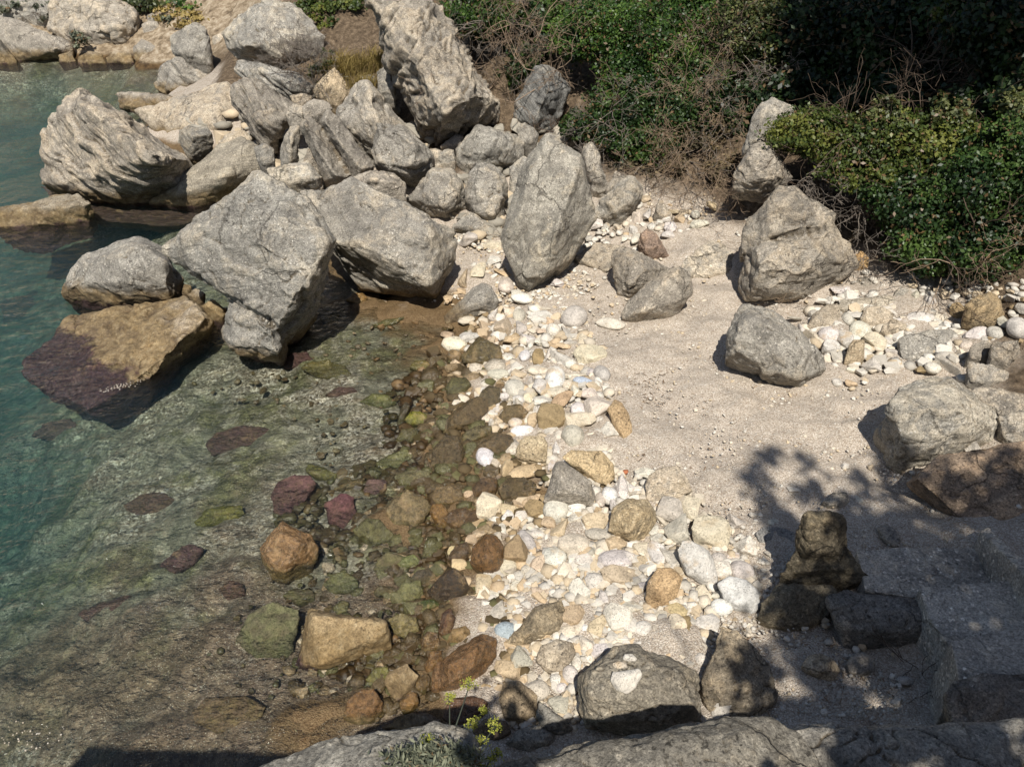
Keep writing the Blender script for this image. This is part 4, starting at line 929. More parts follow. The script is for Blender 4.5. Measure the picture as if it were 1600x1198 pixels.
rock("outcrop", "dark rough overhanging rock under the steps with a black hollow", "1290,935 1320,920 1380,925 1440,930 1470,942 1500,962 1500,1010,-.2 1480,1056,-.35 1420,1040,-.35 1350,1010,-.25 1318,1012 1300,985", "1330,950,.15 1400,955,.2 1460,975,.25 1470,1000,.2 1380,985,.25 1320,985,.15", anchor=(1318,1012), zb=.55, lean=58, tint=(.72,.74,.78), cream=.0, thick=.6, amp=.7, lm="the overhanging dark rock")
rock("outcrop", "big shaded rock mass in the right corner below the steps", "1475,1085 1492,1062 1540,1050 1640,1050 1680,1150 1560,1185 1500,1160", zb=1.1, lean=40, bulge=.08, tint=(.74,.76,.8), cream=.0, thick=.7, amp=.5)
rock("outcrop", "flat rock ledge with a grassy edge running out of the frame beside the reddish apron", "1560,650 1600,640 1670,652 1680,700 1605,706 1570,684", lean=24, bulge=.1, cream=.2, thick=.5)
rock("outcrop", "sloping reddish rock apron at the right below the wide boulder", "1430,748 1445,722 1466,706 1495,701 1550,700 1640,684 1660,840 1560,826 1520,828 1500,790", "1490,730,.12 1560,750,.15 1600,800,.2", anchor=(1500,790), zb=.85, lean=30, tint=(.86,.72,.62), cream=.35, thick=.4, amp=.6)
rock("stone", "pale spotted oval stone on the shaded gravel near the hollow", "1253,1040 1262,1024 1280,1019 1304,1028 1314,1046 1304,1062 1280,1060 1262,1052", lean=34, cream=1.1, tint=(1,.98,.93), **bk)
rock("stone", "grey rounded stone partly under the overhanging dark rock", "1323,1036 1332,1020 1350,1017 1368,1030 1366,1050 1346,1056 1328,1050", lean=34, cream=.3, tint=(.85,.87,.92), **bk)
rock("slab", "bluish flat slab on the gravel left of the rock stump", "1180,832 1192,823 1215,822 1244,830 1242,848 1212,860 1186,846", lean=14, bulge=.06, cream=.2, tint=(.9,.93,1.0), **bk)
rock("stone", "grey flat stone on the shaded gravel above the rock stump", "1284,783 1302,768 1322,768 1330,784 1314,792 1296,791", lean=30, cream=.5, tint=(.95,.95,.95), **bk)
rock("stone", "long grey stone sunk in the gravel before the first step", "1370,824 1384,818 1400,826 1408,846 1400,854 1384,846", lean=20, bulge=.1, cream=.4, tint=(.9,.93,.98), **bk)

rock("sunken_stone", "dark patch of weed covered stone beside the domed grey rock", "0,470 60,452 100,458 104,482 60,500 0,505", lean=14, bulge=.06, mat="weed", tint=(.05,.04,.06), cat="sunken stone", thick=.2, group="weedy stones under the shallow water")
rock("sunken_stone", "dark weedy shoal stone between the low awash rock and the layered boulder", "60,290 100,300 190,318 260,330 320,322 330,345 250,352 150,345 100,330", zb=-.35, lean=12, bulge=.04, mat="weed", tint=(.10,.06,.06), cat="sunken stone", thick=.2, group="weedy stones under the shallow water")
# ---------------------------------------------------------------- loose stones
def proto_stone(seed, angular, sub=3):
    rg = np.random.default_rng(seed)
    if angular:
        # a broken block: hull of a few points with chipped edges
        bm = bmesh.new()
        D = rg.normal(size=(15, 3)); D /= np.linalg.norm(D, axis=1)[:, None]
        D = np.sign(D) * np.abs(D) ** .75
        vs = [bm.verts.new(q) for q in D]
        r = bmesh.ops.convex_hull(bm, input=vs)
        bmesh.ops.delete(bm, geom=list({g for g in r["geom_interior"] + r["geom_unused"] if isinstance(g, bmesh.types.BMVert)}), context='VERTS')
        bmesh.ops.dissolve_limit(bm, angle_limit=R(22), verts=bm.verts, edges=bm.edges)
        if sub > 1: bmesh.ops.bevel(bm, geom=bm.edges[:], offset=.11, segments=3, affect='EDGES', profile=.5)
        bmesh.ops.triangulate(bm, faces=bm.faces)
        if sub > 1:
            bmesh.ops.subdivide_edges(bm, edges=[g for g in bm.edges if g.calc_length() > .25], cuts=2, use_grid_fill=True)
            bmesh.ops.triangulate(bm, faces=bm.faces)
        V = np.array([v.co[:] for v in bm.verts]); F = np.array([[v.index for v in f.verts] for f in bm.faces])
        bm.free()
        V = V * (1 + fbm(V * 1.6 + seed, 3) * .07)[:, None]
        V /= np.abs(V).max(axis=0)
        return V, F
    bm = bmesh.new()
    bmesh.ops.create_icosphere(bm, subdivisions=sub, radius=1.0)
    V = np.array([v.co[:] for v in bm.verts]); F = np.array([[v.index for v in f.verts] for f in bm.faces])
    bm.free()
    nrm = V / np.linalg.norm(V, axis=1)[:, None]
    k = 13 if angular else 9
    D = rg.normal(size=(k, 3)); D /= np.linalg.norm(D, axis=1)[:, None]
    lim = rg.uniform(.55, .86, k) if angular else rg.uniform(.84, .98, k)
    dots = nrm @ D.T
    r = np.ones(len(V))
    for j in range(k):
        m = dots[:, j] > .05
        r[m] = np.minimum(r[m], lim[j] / dots[m, j])
    if not angular: r = .55 * r + .45
    r += (fbm(nrm * 1.2 + seed * 5.1, 3) * (.14 if angular else .10)) + fbm(nrm * 5 + seed, 3) * (.035 if angular else .012)
    V = nrm * r[:, None]
    V /= np.abs(V).max(axis=0)
    return V, F
PROTO = {}
for a in (0, 1):
    for k in range(9):
        V, F = proto_stone(100 * a + k, a)
        me = mesh_np("stone_shape", V, F); smooth(me, not a)
        PROTO[(a, k)] = me
def proto_for(mat, a, k):
    key = (mat, a, k)
    if key not in PROTO:
        me = PROTO[(a, k)].copy(); me.materials.append(M[mat]); PROTO[key] = me
    return PROTO[key]

# stones read off the photograph: zoom window offset, scale, then x,y,w,h,turn,colour
ZONES = [
 (680, 460, 4.99, "205,155,55,70,0,w 290,135,130,50,-10,w 380,145,55,35,0,w 468,155,105,105,0,w 570,140,90,80,0,c 655,160,95,100,0,g 810,168,170,65,-8,w 890,210,105,55,10,o 95,250,95,60,10,b 380,240,105,110,0,o 245,200,130,60,-30,c 310,240,40,70,10,o 275,275,45,30,0,o 360,285,60,60,0,g 460,270,60,60,0,g 530,215,90,60,-20,g 555,255,130,140,20,t 665,265,95,110,0,g 730,240,40,40,0,w 770,215,40,35,0,w 830,245,60,50,0,g 760,280,80,30,0,c 820,290,100,60,-10,t 605,290,40,45,0,w 920,280,100,110,0,w 865,320,60,80,30,c 1010,300,80,110,0,g 1065,320,40,50,0,b 1160,350,140,80,10,c 450,315,50,35,0,w 95,330,100,90,0,o 150,390,180,110,20,C 265,345,150,90,-10,g 150,480,110,90,-30,b 450,355,80,50,20,o 510,340,60,40,0,w 600,360,150,70,-20,o 705,345,140,75,-5,w 735,400,60,50,0,w 825,365,70,80,20,w 900,395,120,60,10,o 1000,400,120,40,5,o 965,370,70,30,10,w 1055,380,100,45,10,g 700,475,85,125,15,W 635,460,50,110,0,o 565,490,90,60,0,w 560,430,70,50,0,o 800,480,140,130,0,b 890,460,70,90,30,w 970,500,180,140,-30,w 1215,480,230,150,-10,c 1055,545,90,75,-10,W 1090,580,50,40,0,w 1310,530,80,60,0,w 575,535,120,40,0,o 480,560,90,60,0,w 600,590,70,90,20,w 490,620,170,90,25,w 800,590,190,70,20,c 630,630,70,60,0,o 550,650,50,60,0,w 940,655,150,170,0,W 1090,635,170,50,-5,c 1215,610,75,65,0,g 1300,620,110,140,-20,g 1160,680,160,70,5,B 1260,700,60,70,0,w 1035,705,90,70,10,c 1090,750,110,80,10,w 1170,745,60,35,0,w 740,680,110,90,20,g 820,720,110,150,20,w 620,730,140,120,-10,g 545,750,60,60,0,w 510,700,60,50,0,w 390,705,75,65,0,g 385,760,70,80,-30,w 310,640,65,65,0,y 285,580,90,70,0,o 285,700,40,40,0,w 265,775,60,45,0,w 220,815,80,70,-20,c 170,860,70,70,0,c 465,760,100,180,20,b 535,800,80,50,0,w 580,820,70,60,0,c 650,820,100,70,0,w 740,795,130,80,25,c 835,835,140,90,20,w 1000,825,160,160,20,T 940,760,140,80,0,c 650,870,100,130,0,c 750,870,110,60,0,c 795,910,90,60,-20,g 555,880,60,110,-5,o 490,890,70,100,10,w 440,870,50,60,0,o 705,925,60,120,5,o 900,960,210,190,0,b 760,990,80,120,0,o 1120,990,240,140,10,c 1120,900,120,110,-10,w 1270,890,210,180,0,C 1200,790,120,100,0,c 1270,970,120,60,10,g 1330,730,60,60,0,w 395,970,75,70,0,c 335,1000,50,80,0,c 440,940,70,40,0,o 630,1005,110,80,-10,c 500,970,120,40,10,c 675,1065,180,80,-5,W 1075,1105,170,180,0,g 1340,1060,160,110,-10,w 810,1075,80,50,10,c 970,1110,80,100,0,w"),
 (700, 660, 4.99, "290,270,130,150,-15,W 465,270,100,50,15,w 370,320,80,80,0,c 460,350,150,120,0,o 600,385,250,100,-20,o 205,450,60,35,-20,w 165,560,90,60,-30,o 310,660,190,200,10,C 470,680,150,90,0,t 540,640,60,100,-30,o 640,610,140,70,-30,o 680,680,150,130,0,b 450,735,110,90,10,w 570,730,90,80,0,w 430,840,90,110,0,w 690,810,50,70,0,w 830,210,80,120,0,w 890,190,90,50,0,t 800,330,70,80,0,w 845,680,190,180,10,w 780,790,110,100,0,o 1000,660,140,110,10,W 1260,565,120,120,-10,W 1340,500,120,180,10,w 1430,520,90,100,-30,w 1190,600,80,130,0,c 1290,640,80,90,0,w 990,745,110,80,0,w 1150,780,200,130,0,t 1190,690,140,60,20,o 1020,820,70,90,0,w 900,830,190,140,0,t 920,900,70,50,0,w 1170,870,190,100,10,g 700,870,120,60,0,w 620,930,90,210,-30,g 690,950,100,70,0,o 770,900,60,45,0,w 985,950,230,160,0,c 830,1050,170,150,0,W 720,1100,130,170,20,t 830,950,110,80,0,c 560,1000,240,200,0,b 460,1110,140,140,0,c 610,1150,80,80,0,g 1310,950,160,110,0,o 1160,960,120,80,0,c 1130,1030,120,70,0,g 1070,1090,150,110,0,w 1270,1070,180,150,0,w 1400,1060,120,100,0,w 1180,1130,80,90,0,g 60,1010,120,80,0,y 90,1100,130,120,0,o 180,920,90,80,0,o 1380,385,60,45,10,r 1060,400,50,50,0,w"),
 (900, 700, 3.745, "405,148,110,55,5,w 545,375,150,145,10,g 680,350,130,150,20,c 620,470,190,150,-15,g 460,480,90,80,-10,w 480,540,90,70,20,w 555,575,70,40,0,w 470,620,100,140,0,w 535,650,140,120,0,g 790,490,210,170,10,C 925,425,130,70,0,g 985,570,130,110,20,w 835,640,90,60,0,g 920,635,80,50,10,w 985,640,50,40,0,g 840,720,140,110,20,w 970,715,140,110,20,g 390,575,110,100,0,c 240,650,200,110,-5,w 90,620,100,70,0,g 60,670,100,70,0,w 380,660,70,60,0,t 265,750,220,100,-5,t 115,780,120,90,0,w 90,735,70,60,0,w 260,840,110,90,0,o 165,885,95,110,0,w 380,800,70,60,0,w 40,830,140,120,0,w 850,930,125,90,10,W 760,850,110,80,0,c 820,860,60,40,0,w 590,955,120,85,5,y 320,940,130,90,20,w 245,1000,155,145,10,w 130,1045,110,140,20,t 60,1055,75,60,0,W 20,1000,60,100,0,t 490,990,110,70,10,c 390,1060,100,90,0,w 320,1050,90,100,0,w 590,1040,100,120,0,c 770,1020,130,90,-10,w 715,1145,45,40,20,w 660,1060,90,130,0,b 810,1040,80,100,10,g 1265,240,90,35,5,w 145,960,90,40,0,c 240,1110,160,90,0,c 500,1090,140,130,-10,c 130,1175,110,60,0,w 590,1130,50,50,0,w 610,1170,100,70,0,c"),
 (740, 860, 3.478, "45,180,110,120,0,t 140,240,150,40,0,w 135,320,140,110,-20,g 60,370,60,120,10,o 10,440,60,50,0,w 250,300,90,55,10,o 155,385,90,40,-5,o 200,350,80,35,0,w 350,220,130,80,0,t 170,205,90,60,0,w 225,200,50,80,10,w 180,440,125,95,0,B 540,360,125,110,10,o 510,450,100,80,0,c 450,700,65,60,0,w 525,670,80,90,0,w 685,540,110,60,-10,w 610,510,120,90,0,c 190,650,140,110,0,o 265,590,120,170,-20,g 480,820,140,130,0,g 350,760,120,110,0,c 1240,600,70,80,-30,w 1340,840,170,150,0,g 560,610,50,80,0,w 480,745,60,50,0,w"),
 (1200, 400, 4.0, "160,390,100,40,-10,g 205,460,80,60,20,w 300,525,90,130,-20,c 385,495,120,95,15,w 390,575,100,90,10,w 480,530,95,110,10,g 575,465,120,100,10,w 500,395,70,80,0,g 370,440,110,50,10,w 465,455,85,55,0,w 665,540,130,100,0,c 765,535,90,40,-10,w 735,565,60,40,0,w 790,560,70,40,-10,w 775,600,90,45,-10,w 685,575,40,30,0,w 625,610,50,35,0,w 640,680,100,80,10,w 525,705,75,40,5,w 515,795,80,35,25,o 430,790,60,45,0,w 420,685,50,50,0,w 840,670,35,30,0,w 940,390,170,80,10,w 850,410,90,40,10,w 965,420,60,50,0,w 1060,425,60,50,0,w 1130,440,70,60,20,w 1180,430,140,40,25,t 1205,490,90,40,20,c 1300,490,140,75,5,w 1240,560,80,50,-20,c 1130,685,90,120,-30,g 1030,700,90,70,-30,w 965,710,80,35,0,b 1210,765,60,45,0,w 1010,280,60,80,0,g 950,295,40,60,0,g 890,320,50,30,0,w 920,250,80,60,0,g 1190,345,100,80,0,b 1310,440,110,45,5,b 1480,410,80,60,0,g 1560,450,120,110,0,g 1420,480,90,70,0,g 440,210,150,60,-10,w 660,235,70,30,0,w 1540,380,60,40,0,g 1590,330,60,60,0,g"),
 (880, 280, 5.714, "680,235,60,110,15,w 740,185,90,60,0,t 745,310,70,150,20,w 650,350,100,90,-10,c 605,315,70,40,0,g 850,385,80,55,0,w 920,360,80,70,20,w 780,365,50,60,0,o 1040,365,90,80,0,o 975,285,70,100,-20,t 1070,300,90,50,0,t 1100,335,55,45,0,w 1180,315,75,70,0,g 1220,410,160,75,5,w 955,435,100,85,0,w 1045,465,55,45,0,w 930,505,120,60,-15,w 850,440,90,55,0,c 790,425,80,60,0,w 720,405,80,40,0,w 665,390,45,60,0,w 635,455,80,85,10,w 650,530,80,140,25,w 600,530,45,45,0,w 545,525,80,85,0,w 475,435,95,60,-30,c 305,415,110,90,15,w 375,415,70,90,20,g 560,400,70,60,0,c 510,380,60,60,0,t 440,495,50,40,0,w 405,470,40,50,0,w 320,480,80,40,5,g 280,535,90,40,-20,w 325,520,60,35,0,w 220,525,80,80,0,g 390,575,80,35,0,w 640,635,70,50,0,w 500,480,60,50,0,w 560,490,60,40,0,o 1325,245,85,85,0,y 1110,455,50,40,0,w 1110,705,50,50,0,w 1125,390,60,70,0,t 70,765,60,40,0,w 200,835,70,40,-10,w 90,810,60,40,0,w 210,590,80,50,0,w 140,600,60,50,0,w"),
 (680, 300, 3.524, "165,475,75,110,0,t 245,440,100,110,0,c 315,375,90,50,0,w 325,468,50,35,0,w 150,545,60,40,0,o 75,585,60,40,0,o 480,585,120,55,-5,W 440,555,70,50,-10,w 390,520,80,70,0,c 375,450,90,25,10,o 300,410,30,40,0,c 965,725,150,55,10,w 175,260,110,70,0,g 305,290,110,40,10,c 765,690,130,110,20,g 680,500,80,50,-20,w 590,700,150,30,-5,w"),
 (1180, 660, 3.524, "205,370,80,35,0,w 565,430,55,60,0,w 495,240,40,40,0,w 800,470,60,25,10,c 1205,130,95,80,0,w 1170,130,50,70,0,c 110,560,80,45,0,w 85,730,70,45,10,g 880,370,40,45,0,w 1045,640,60,60,0,c 905,280,30,40,0,w 865,275,35,30,0,w 215,1055,70,60,0,w 90,1060,60,50,0,w"),
 (0, 0, 1.0, "425,236,10,14,0,w 419,247,14,12,0,w 428,252,12,8,0,w"),
 (1150, 880, 3.556, "285,418,40,40,0,w 905,770,70,45,20,g 940,650,80,45,0,g 490,825,45,25,30,w 820,970,55,45,20,g 390,357,30,22,0,w"),
]
PAL = dict(R=((.30,.275,.225), "grey-brown"), w=((.565,.525,.455), "white"), W=((.66,.635,.59), "bright white"), c=((.54,.475,.375), "cream"), C=((.60,.535,.415), "pale yellow"), g=((.45,.415,.355), "grey"),
           t=((.48,.39,.27), "tan"), T=((.47,.34,.20), "light brown"), o=((.46,.35,.225), "orange-tan"), b=((.28,.205,.115), "brown"), y=((.50,.40,.23), "yellowish"),
           d=((.085,.060,.028), "dark brown"), e=((.10,.092,.038), "olive"), p=((.075,.042,.04), "purple"), B=((.34,.385,.42), "blue-grey"), r=((.36,.13,.06), "red"))
RAW = []
for ox, oy, s, txt in ZONES:
    for tok in txt.split():
        a = tok.split(",")
        RAW.append((ox + float(a[0]) / s, oy + float(a[1]) / s, float(a[2]) / s, float(a[3]) / s, float(a[4]), a[5]))
RAW.sort(key=lambda q: -q[2] * q[3])
# drop doubles (the zoom windows overlap)
STONES = []
for q in RAW:
    if any((q[0] - r[0]) ** 2 + (q[1] - r[1]) ** 2 < (.28 * (min(q[2], q[3]) + min(r[2], r[3]))) ** 2 for r in STONES): continue
    STONES.append(q)
KEEP, REST = STONES[:296], STONES[296:]
used_labels = {}
def where(px, py):
    c = []
    for lm, x, y, hw, hh in LAND:
        dx = (px - x) / max(hw, 8); dy = (py - y) / max(hh, 8)
        gap = math.hypot(max(abs(px - x) - hw, 0), max(abs(py - y) - hh, 0))
        c.append((gap, lm, dx, dy))
    c.sort(key=lambda t: t[0])
    return c
def dirw(dx, dy):
    if abs(dx) > abs(dy): return "right of" if dx > 0 else "left of"
    return "below" if dy > 0 else "above"
def stone_label(px, py, w, h, code, ang):
    size = "large" if w * h > 900 else "middle-sized" if w * h > 330 else "small"
    el = max(w, h) / min(w, h)
    if code == "B": shape = "flat"
    elif el > 2.0: shape = "long thin" if w < 24 else "long flat"
    elif el > 1.45: shape = "oval" if not ang else "oblong"
    else: shape = "angular" if ang else "round"
    near = where(px, py)
    base = f"{size} {PAL[code][1]} {shape} stone"
    g0, l0, dx0, dy0 = near[0]
    spot = "resting against" if g0 < 3 else ("close " if g0 < 25 else "a little way ") + dirw(dx0, dy0)
    tries = [f"{base} {spot} {l0}"]
    for g, l, dx, dy in near[1:5]:
        tries.append(f"{base} {dirw(dx0, dy0)} {l0}, {dirw(dx, dy)} {l}")
    for t in tries:
        if t not in used_labels and len(t.split()) <= 16:
            used_labels[t] = 1; return t
    for ad in ("speckled", "smooth", "pitted", "plain"):
        t = tries[1].replace(" stone", f" {ad} stone", 1)
        if t not in used_labels and len(t.split()) <= 16:
            used_labels[t] = 1; return t
    return tries[0]
def place(px, py, w, h, turn, flat, emb=.28):
    """centre, half axes of a stone that shows w x h pixels"""
    P = hit(px, py)
    u, v, zc = project(P)
    Wm = w / FPX * zc
    dep = math.asin(min(.95, (CH - P[2]) / np.linalg.norm(P - CAM)))
    Hm = h / FPX * zc
    Dm = Hm / math.sqrt(math.sin(dep) ** 2 + (flat * math.cos(dep)) ** 2)
    T = flat * min(Dm, Wm * 1.3)
    k = (T * emb) / max(math.sin(dep), .3)
    P = P + (CAM - P) / np.linalg.norm(CAM - P) * k
    return P, Wm / 2, Dm / 2, T / 2
for i, (px, py, w, h, turn, code) in enumerate(KEEP):
    rg = random.Random(i * 31 + 5)
    wetc = code == 'b' and px < 800 and py > 500
    ang = 1 if (code in "tToCbyr" and rg.random() < .9) or rg.random() < .62 else 0
    if code in "WB": ang = 0
    flat = rg.uniform(.5, .78)
    P, a, b, c = place(px, py, w, h, turn, flat)
    me = proto_for("wet" if wetc else "stone", ang, rg.randrange(9))
    o = bpy.data.objects.new("wet_stone" if wetc else "beach_stone", me)
    COL.objects.link(o)
    o.location = P.tolist()
    o.rotation_euler = (R(rg.uniform(-12, 12)), R(rg.uniform(-12, 12)), R(-turn + rg.uniform(-6, 6)))
    # the flips keep copies of one shape from looking alike
    o.scale = (a * 1.13 * rg.choice((1, -1)), b * 1.13 * rg.choice((1, -1)), c * 1.15)
    col = np.array(PAL[code][0]) * rg.uniform(.9, 1.1) * np.array([1, rg.uniform(.97, 1.02), rg.uniform(.92, 1.06)])
    if wetc: col = col * .8
    o.color = (*np.clip(col, 0, .85), 1)
    tag(o, stone_label(px, py, w, h, code, ang), "stone", "wet brown stones along the waterline" if wetc else "loose stones of the beach")

# everything smaller: one heap of small stones and one sheet of loose gravel
LOW = []
for k in range(14):
    V, F = proto_stone(300 + k, k % 2, 1)
    LOW.append((V, F))
def heap(name, items, label, mat="pebble"):
    Vs, Fs, Cs, Sm, n = [], [], [], [], 0
    for (P, ax, col, seed) in items:
        rg = np.random.default_rng(seed)
        V, F = LOW[seed % 14]
        a = rg.uniform(0, 6.28); t1, t2 = rg.normal(0, .18, 2)
        S = V * np.array(ax)
        ca, sa = math.cos(a), math.sin(a)
        S = np.column_stack([S[:, 0] * ca - S[:, 1] * sa, S[:, 0] * sa + S[:, 1] * ca, S[:, 2] + t1 * S[:, 0] + t2 * S[:, 1]])
        Vs.append(S + P); Fs.append(F + n); n += len(V)
        Cs.append(np.repeat(np.array([col]), len(F), 0)); Sm.append(np.full(len(F), seed % 14 % 2 == 0))
    me = mesh_np(name, np.concatenate(Vs), np.concatenate(Fs))
    col_attr(me, "tint", np.concatenate(Cs)); me.polygons.foreach_set("use_smooth", np.concatenate(Sm)); me.update()
    o = link(name, me, M[mat])
    return tag(o, label, None, None, "stuff")
items = []
for i, (px, py, w, h, turn, code) in enumerate(REST):
    P, a, b, c = place(px, py, w, h, 0, .65)
    items.append((P, (a, a * .9, c), PAL[code][0], 5000 + i))
def region_px(n, poly, seed):
    rg = np.random.default_rng(seed)
    poly = np.array(poly, float); lo, hi = poly.min(0), poly.max(0)
    out = []
    while len(out) < n:
        q = rg.uniform(lo, hi)
        ins = False; j = len(poly) - 1
        for i in range(len(poly)):
            xi, yi = poly[i]; xj, yj = poly[j]
            if (yi > q[1]) != (yj > q[1]) and q[0] < (xj - xi) * (q[1] - yi) / (yj - yi) + xi: ins = not ins
            j = i
        if ins: out.append(q)
    return out
BANK = [(700,505),(740,485),(800,478),(905,485),(950,560),(955,620),(950,720),(1010,740),(1090,770),(1130,830),(1185,900),(1180,950),(1110,960),(1100,1040),(900,1140),(780,1140),(690,1085),(640,1090),(600,1060),(640,980),(660,900),(690,830),(670,760),(690,680),(700,600)]
rgc = np.random.default_rng(77)
codes = list("wwwwcccccggttto")
XB = ([480,540,600,660,700,760,800,850,900,950,1000,1050,1100], [700,735,765,770,800,835,780,770,745,745,770,770,700])
def shore_code(q):
    t = (q[0] - np.interp(q[1], *XB)) / 45 + rgc.normal(0, .55)
    cs = "ddde" if t < -1.2 else "ddbeb" if t < -.2 else "dbtoc" if t < .5 else "btcowg" if t < 1.2 else codes
    return cs[rgc.integers(len(cs))]
def add(n, poly, seed, lo, hi, cs=codes):
    for k, q in enumerate(region_px(n, poly, seed)):
        w = float(np.exp(rgc.uniform(math.log(lo), math.log(hi))))
        cc = PAL[shore_code(q) if cs == 'shore' else cs[rgc.integers(len(cs))]][0]
        P, a, b, c = place(q[0], q[1], w, w * .8, 0, .65, .2)
        f = rgc.uniform(.82, 1.12)
        items.append((P, (a, a * rgc.uniform(.65, 1.0), a * rgc.uniform(.45, .7)), tuple(f * x for x in cc), seed * 1000 + k))
add(2300, BANK, 21, 8, 25, 'shore')
add(1300, BANK, 121, 4, 10, 'shore')
add(150, [(700,930),(800,910),(820,1000),(760,1030),(700,1010)], 126, 10, 30, 'shore')
add(150, [(930,940),(1090,940),(1080,1010),(1000,1010),(930,1000)], 127, 10, 28, list('wwccggto'))
add(420, [(800,860),(1000,850),(1080,900),(1100,990),(1000,1010),(900,1030),(800,1010)], 122, 10, 30, list('wwccggtto'))
add(120, [(895,395),(920,350),(985,310),(1010,300),(1100,330),(1115,360),(1060,372),(1000,352),(960,372)], 22, 4, 10)
add(170, [(810,470),(850,445),(880,405),(920,430),(940,450),(880,470),(900,490)], 23, 4, 10)
add(330, [(1255,520),(1270,475),(1330,455),(1420,465),(1515,520),(1500,560),(1400,580),(1330,585),(1280,560)], 24, 8, 27, list('wwwccgt'))
add(420, [(440,150),(560,110),(640,190),(700,200),(860,190),(900,240),(790,380),(700,360),(560,300),(400,270),(300,240),(280,190)], 124, 9, 36, list('RRRRt'))
add(120, [(1330,420),(1460,430),(1600,440),(1600,470),(1400,460)], 125, 6, 20, list('ggwt'))
add(120, [(1395,465),(1500,440),(1600,450),(1600,540),(1500,540),(1430,515)], 25, 6, 16, list("gggtb"))
add(90, [(690,480),(720,420),(770,400),(830,470),(800,490)], 26, 5, 14, list("wctoo"))
add(140, [(1000,960),(1100,960),(1190,960),(1170,1010),(1110,1010),(1040,1030)], 27, 5, 12)
add(110, [(1160,960),(1300,1000),(1420,1070),(1400,1130),(1200,1110)], 28, 3, 9, list("ggw"))
add(150, [(1120,830),(1180,800),(1240,830),(1210,960),(1150,900)], 29, 4, 12, list("gwwc"))
add(620, [(600,620),(690,540),(700,680),(690,800),(690,900),(640,1040),(560,1080),(500,1060),(620,960),(600,860),(480,880),(420,800),(520,740),(600,720)], 30, 8, 26, list("ddbdde"))
add(60, [(420,1150),(300,1050),(420,900),(560,860),(620,950),(500,1080),(560,1140)], 31, 5, 16, list("ddeeb"))
add(120, [(480,700),(300,600),(440,570),(640,480),(700,530),(600,640),(520,740)], 32, 4, 14, list("bbtgc"))
add(120, [(640,360),(800,380),(790,400),(720,380)], 33, 4, 10)
DRY = items
items = []
add(420, [(640,600),(690,540),(720,545),(790,560),(765,640),(800,690),(830,760),(770,840),(780,900),(700,960),(770,1010),(690,1090),(640,1075),(600,1140),(540,1060),(610,960),(580,860),(600,760),(640,680)], 61, 9, 36, "shore")
add(260, [(480,1120),(420,1000),(480,880),(540,780),(620,700),(690,640),(690,900),(620,1060),(560,1120)], 62, 8, 30, list("ddeebt"))
heap("wet_shingle", items, "dark wet shingle along the waterline and on the shallow sea bed", "shingle")
items = DRY
heap("small_stones", items, "countless small stones filling the gaps of the cobble bank and the shallows")
items = []
add(1000, [(880,500),(960,470),(1130,430),(1140,480),(1130,580),(1280,610),(1380,600),(1370,690),(1420,740),(1480,850),(1330,860),(1240,780),(1130,820),(1080,760),(970,710),(960,560)], 41, 1.8, 6.5, list("wwccctt"))
add(500, [(1110,960),(1190,960),(1300,1000),(1420,1080),(1400,1140),(1200,1120),(1120,1040)], 42, 2, 6, list("ggwt"))
add(240, [(1100,380),(1130,300),(980,300),(930,290),(1000,360)], 43, 1.6, 4.5, list("ttoc"))
add(260, [(700,465),(800,480),(880,480),(860,450),(800,400),(720,380)], 44, 1.6, 5, list("ctto"))
for k, (bx, by, wd, sz) in enumerate(BASES):
    if not (.5 < sz and bx > -2.5): continue
    for j in range(int(16 * wd)):
        x = bx + rgc.normal(0, .42 * wd); y = by + rgc.normal(.08, .16)
        s = float(np.exp(rgc.uniform(math.log(.012), math.log(.06))))
        cc = PAL["wccgtto"[rgc.integers(7)]][0]
        items.append((np.array([x, y, float(gz(x, y)) + s * .2]), (s, s * rgc.uniform(.6, 1), s * .6), cc, 90000 + k * 100 + j))
for k, q in enumerate(region_px(230, [(900,470),(1130,430),(1140,560),(1280,610),(1380,600),(1370,690),(1440,760),(1240,780),(1130,820),(1080,760),(970,710),(950,560)], 46) + region_px(90, [(960,560),(1040,560),(1040,640),(965,640)], 47) + region_px(90, [(1110,960),(1300,1000),(1420,1080),(1200,1120)], 48)):
    P = hit(q[0], q[1]); s = float(np.exp(rgc.uniform(math.log(.012), math.log(.06))))
    f_ = rgc.uniform(.5, 1.3)
    items.append((P + np.array([0, 0, .004]), (s, rgc.uniform(.003, .008), .004), (.20 * f_, .13 * f_, .075 * f_), 150000 + k))
heap("gravel", items, "fine loose gravel and dry twig litter strewn over the beach")

items = []
for k in range(110):
    q = (rgc.normal(186, 17), 0) if k < 70 else (rgc.normal(48, 24), rgc.normal(1155, 14))
    if k < 70: q = (q[0], 612 - (q[0] - 150) * .22 + rgc.normal(0, 2.2))
    P = at_z(q[0], q[1], .015); s_ = float(np.exp(rgc.uniform(math.log(.006), math.log(.014))))
    items.append((P, (s_, s_ * .8, s_ * .45), (.8, .82, .82), 140000 + k * 2))
heap("foam", items, "scraps of white foam floating on the water")
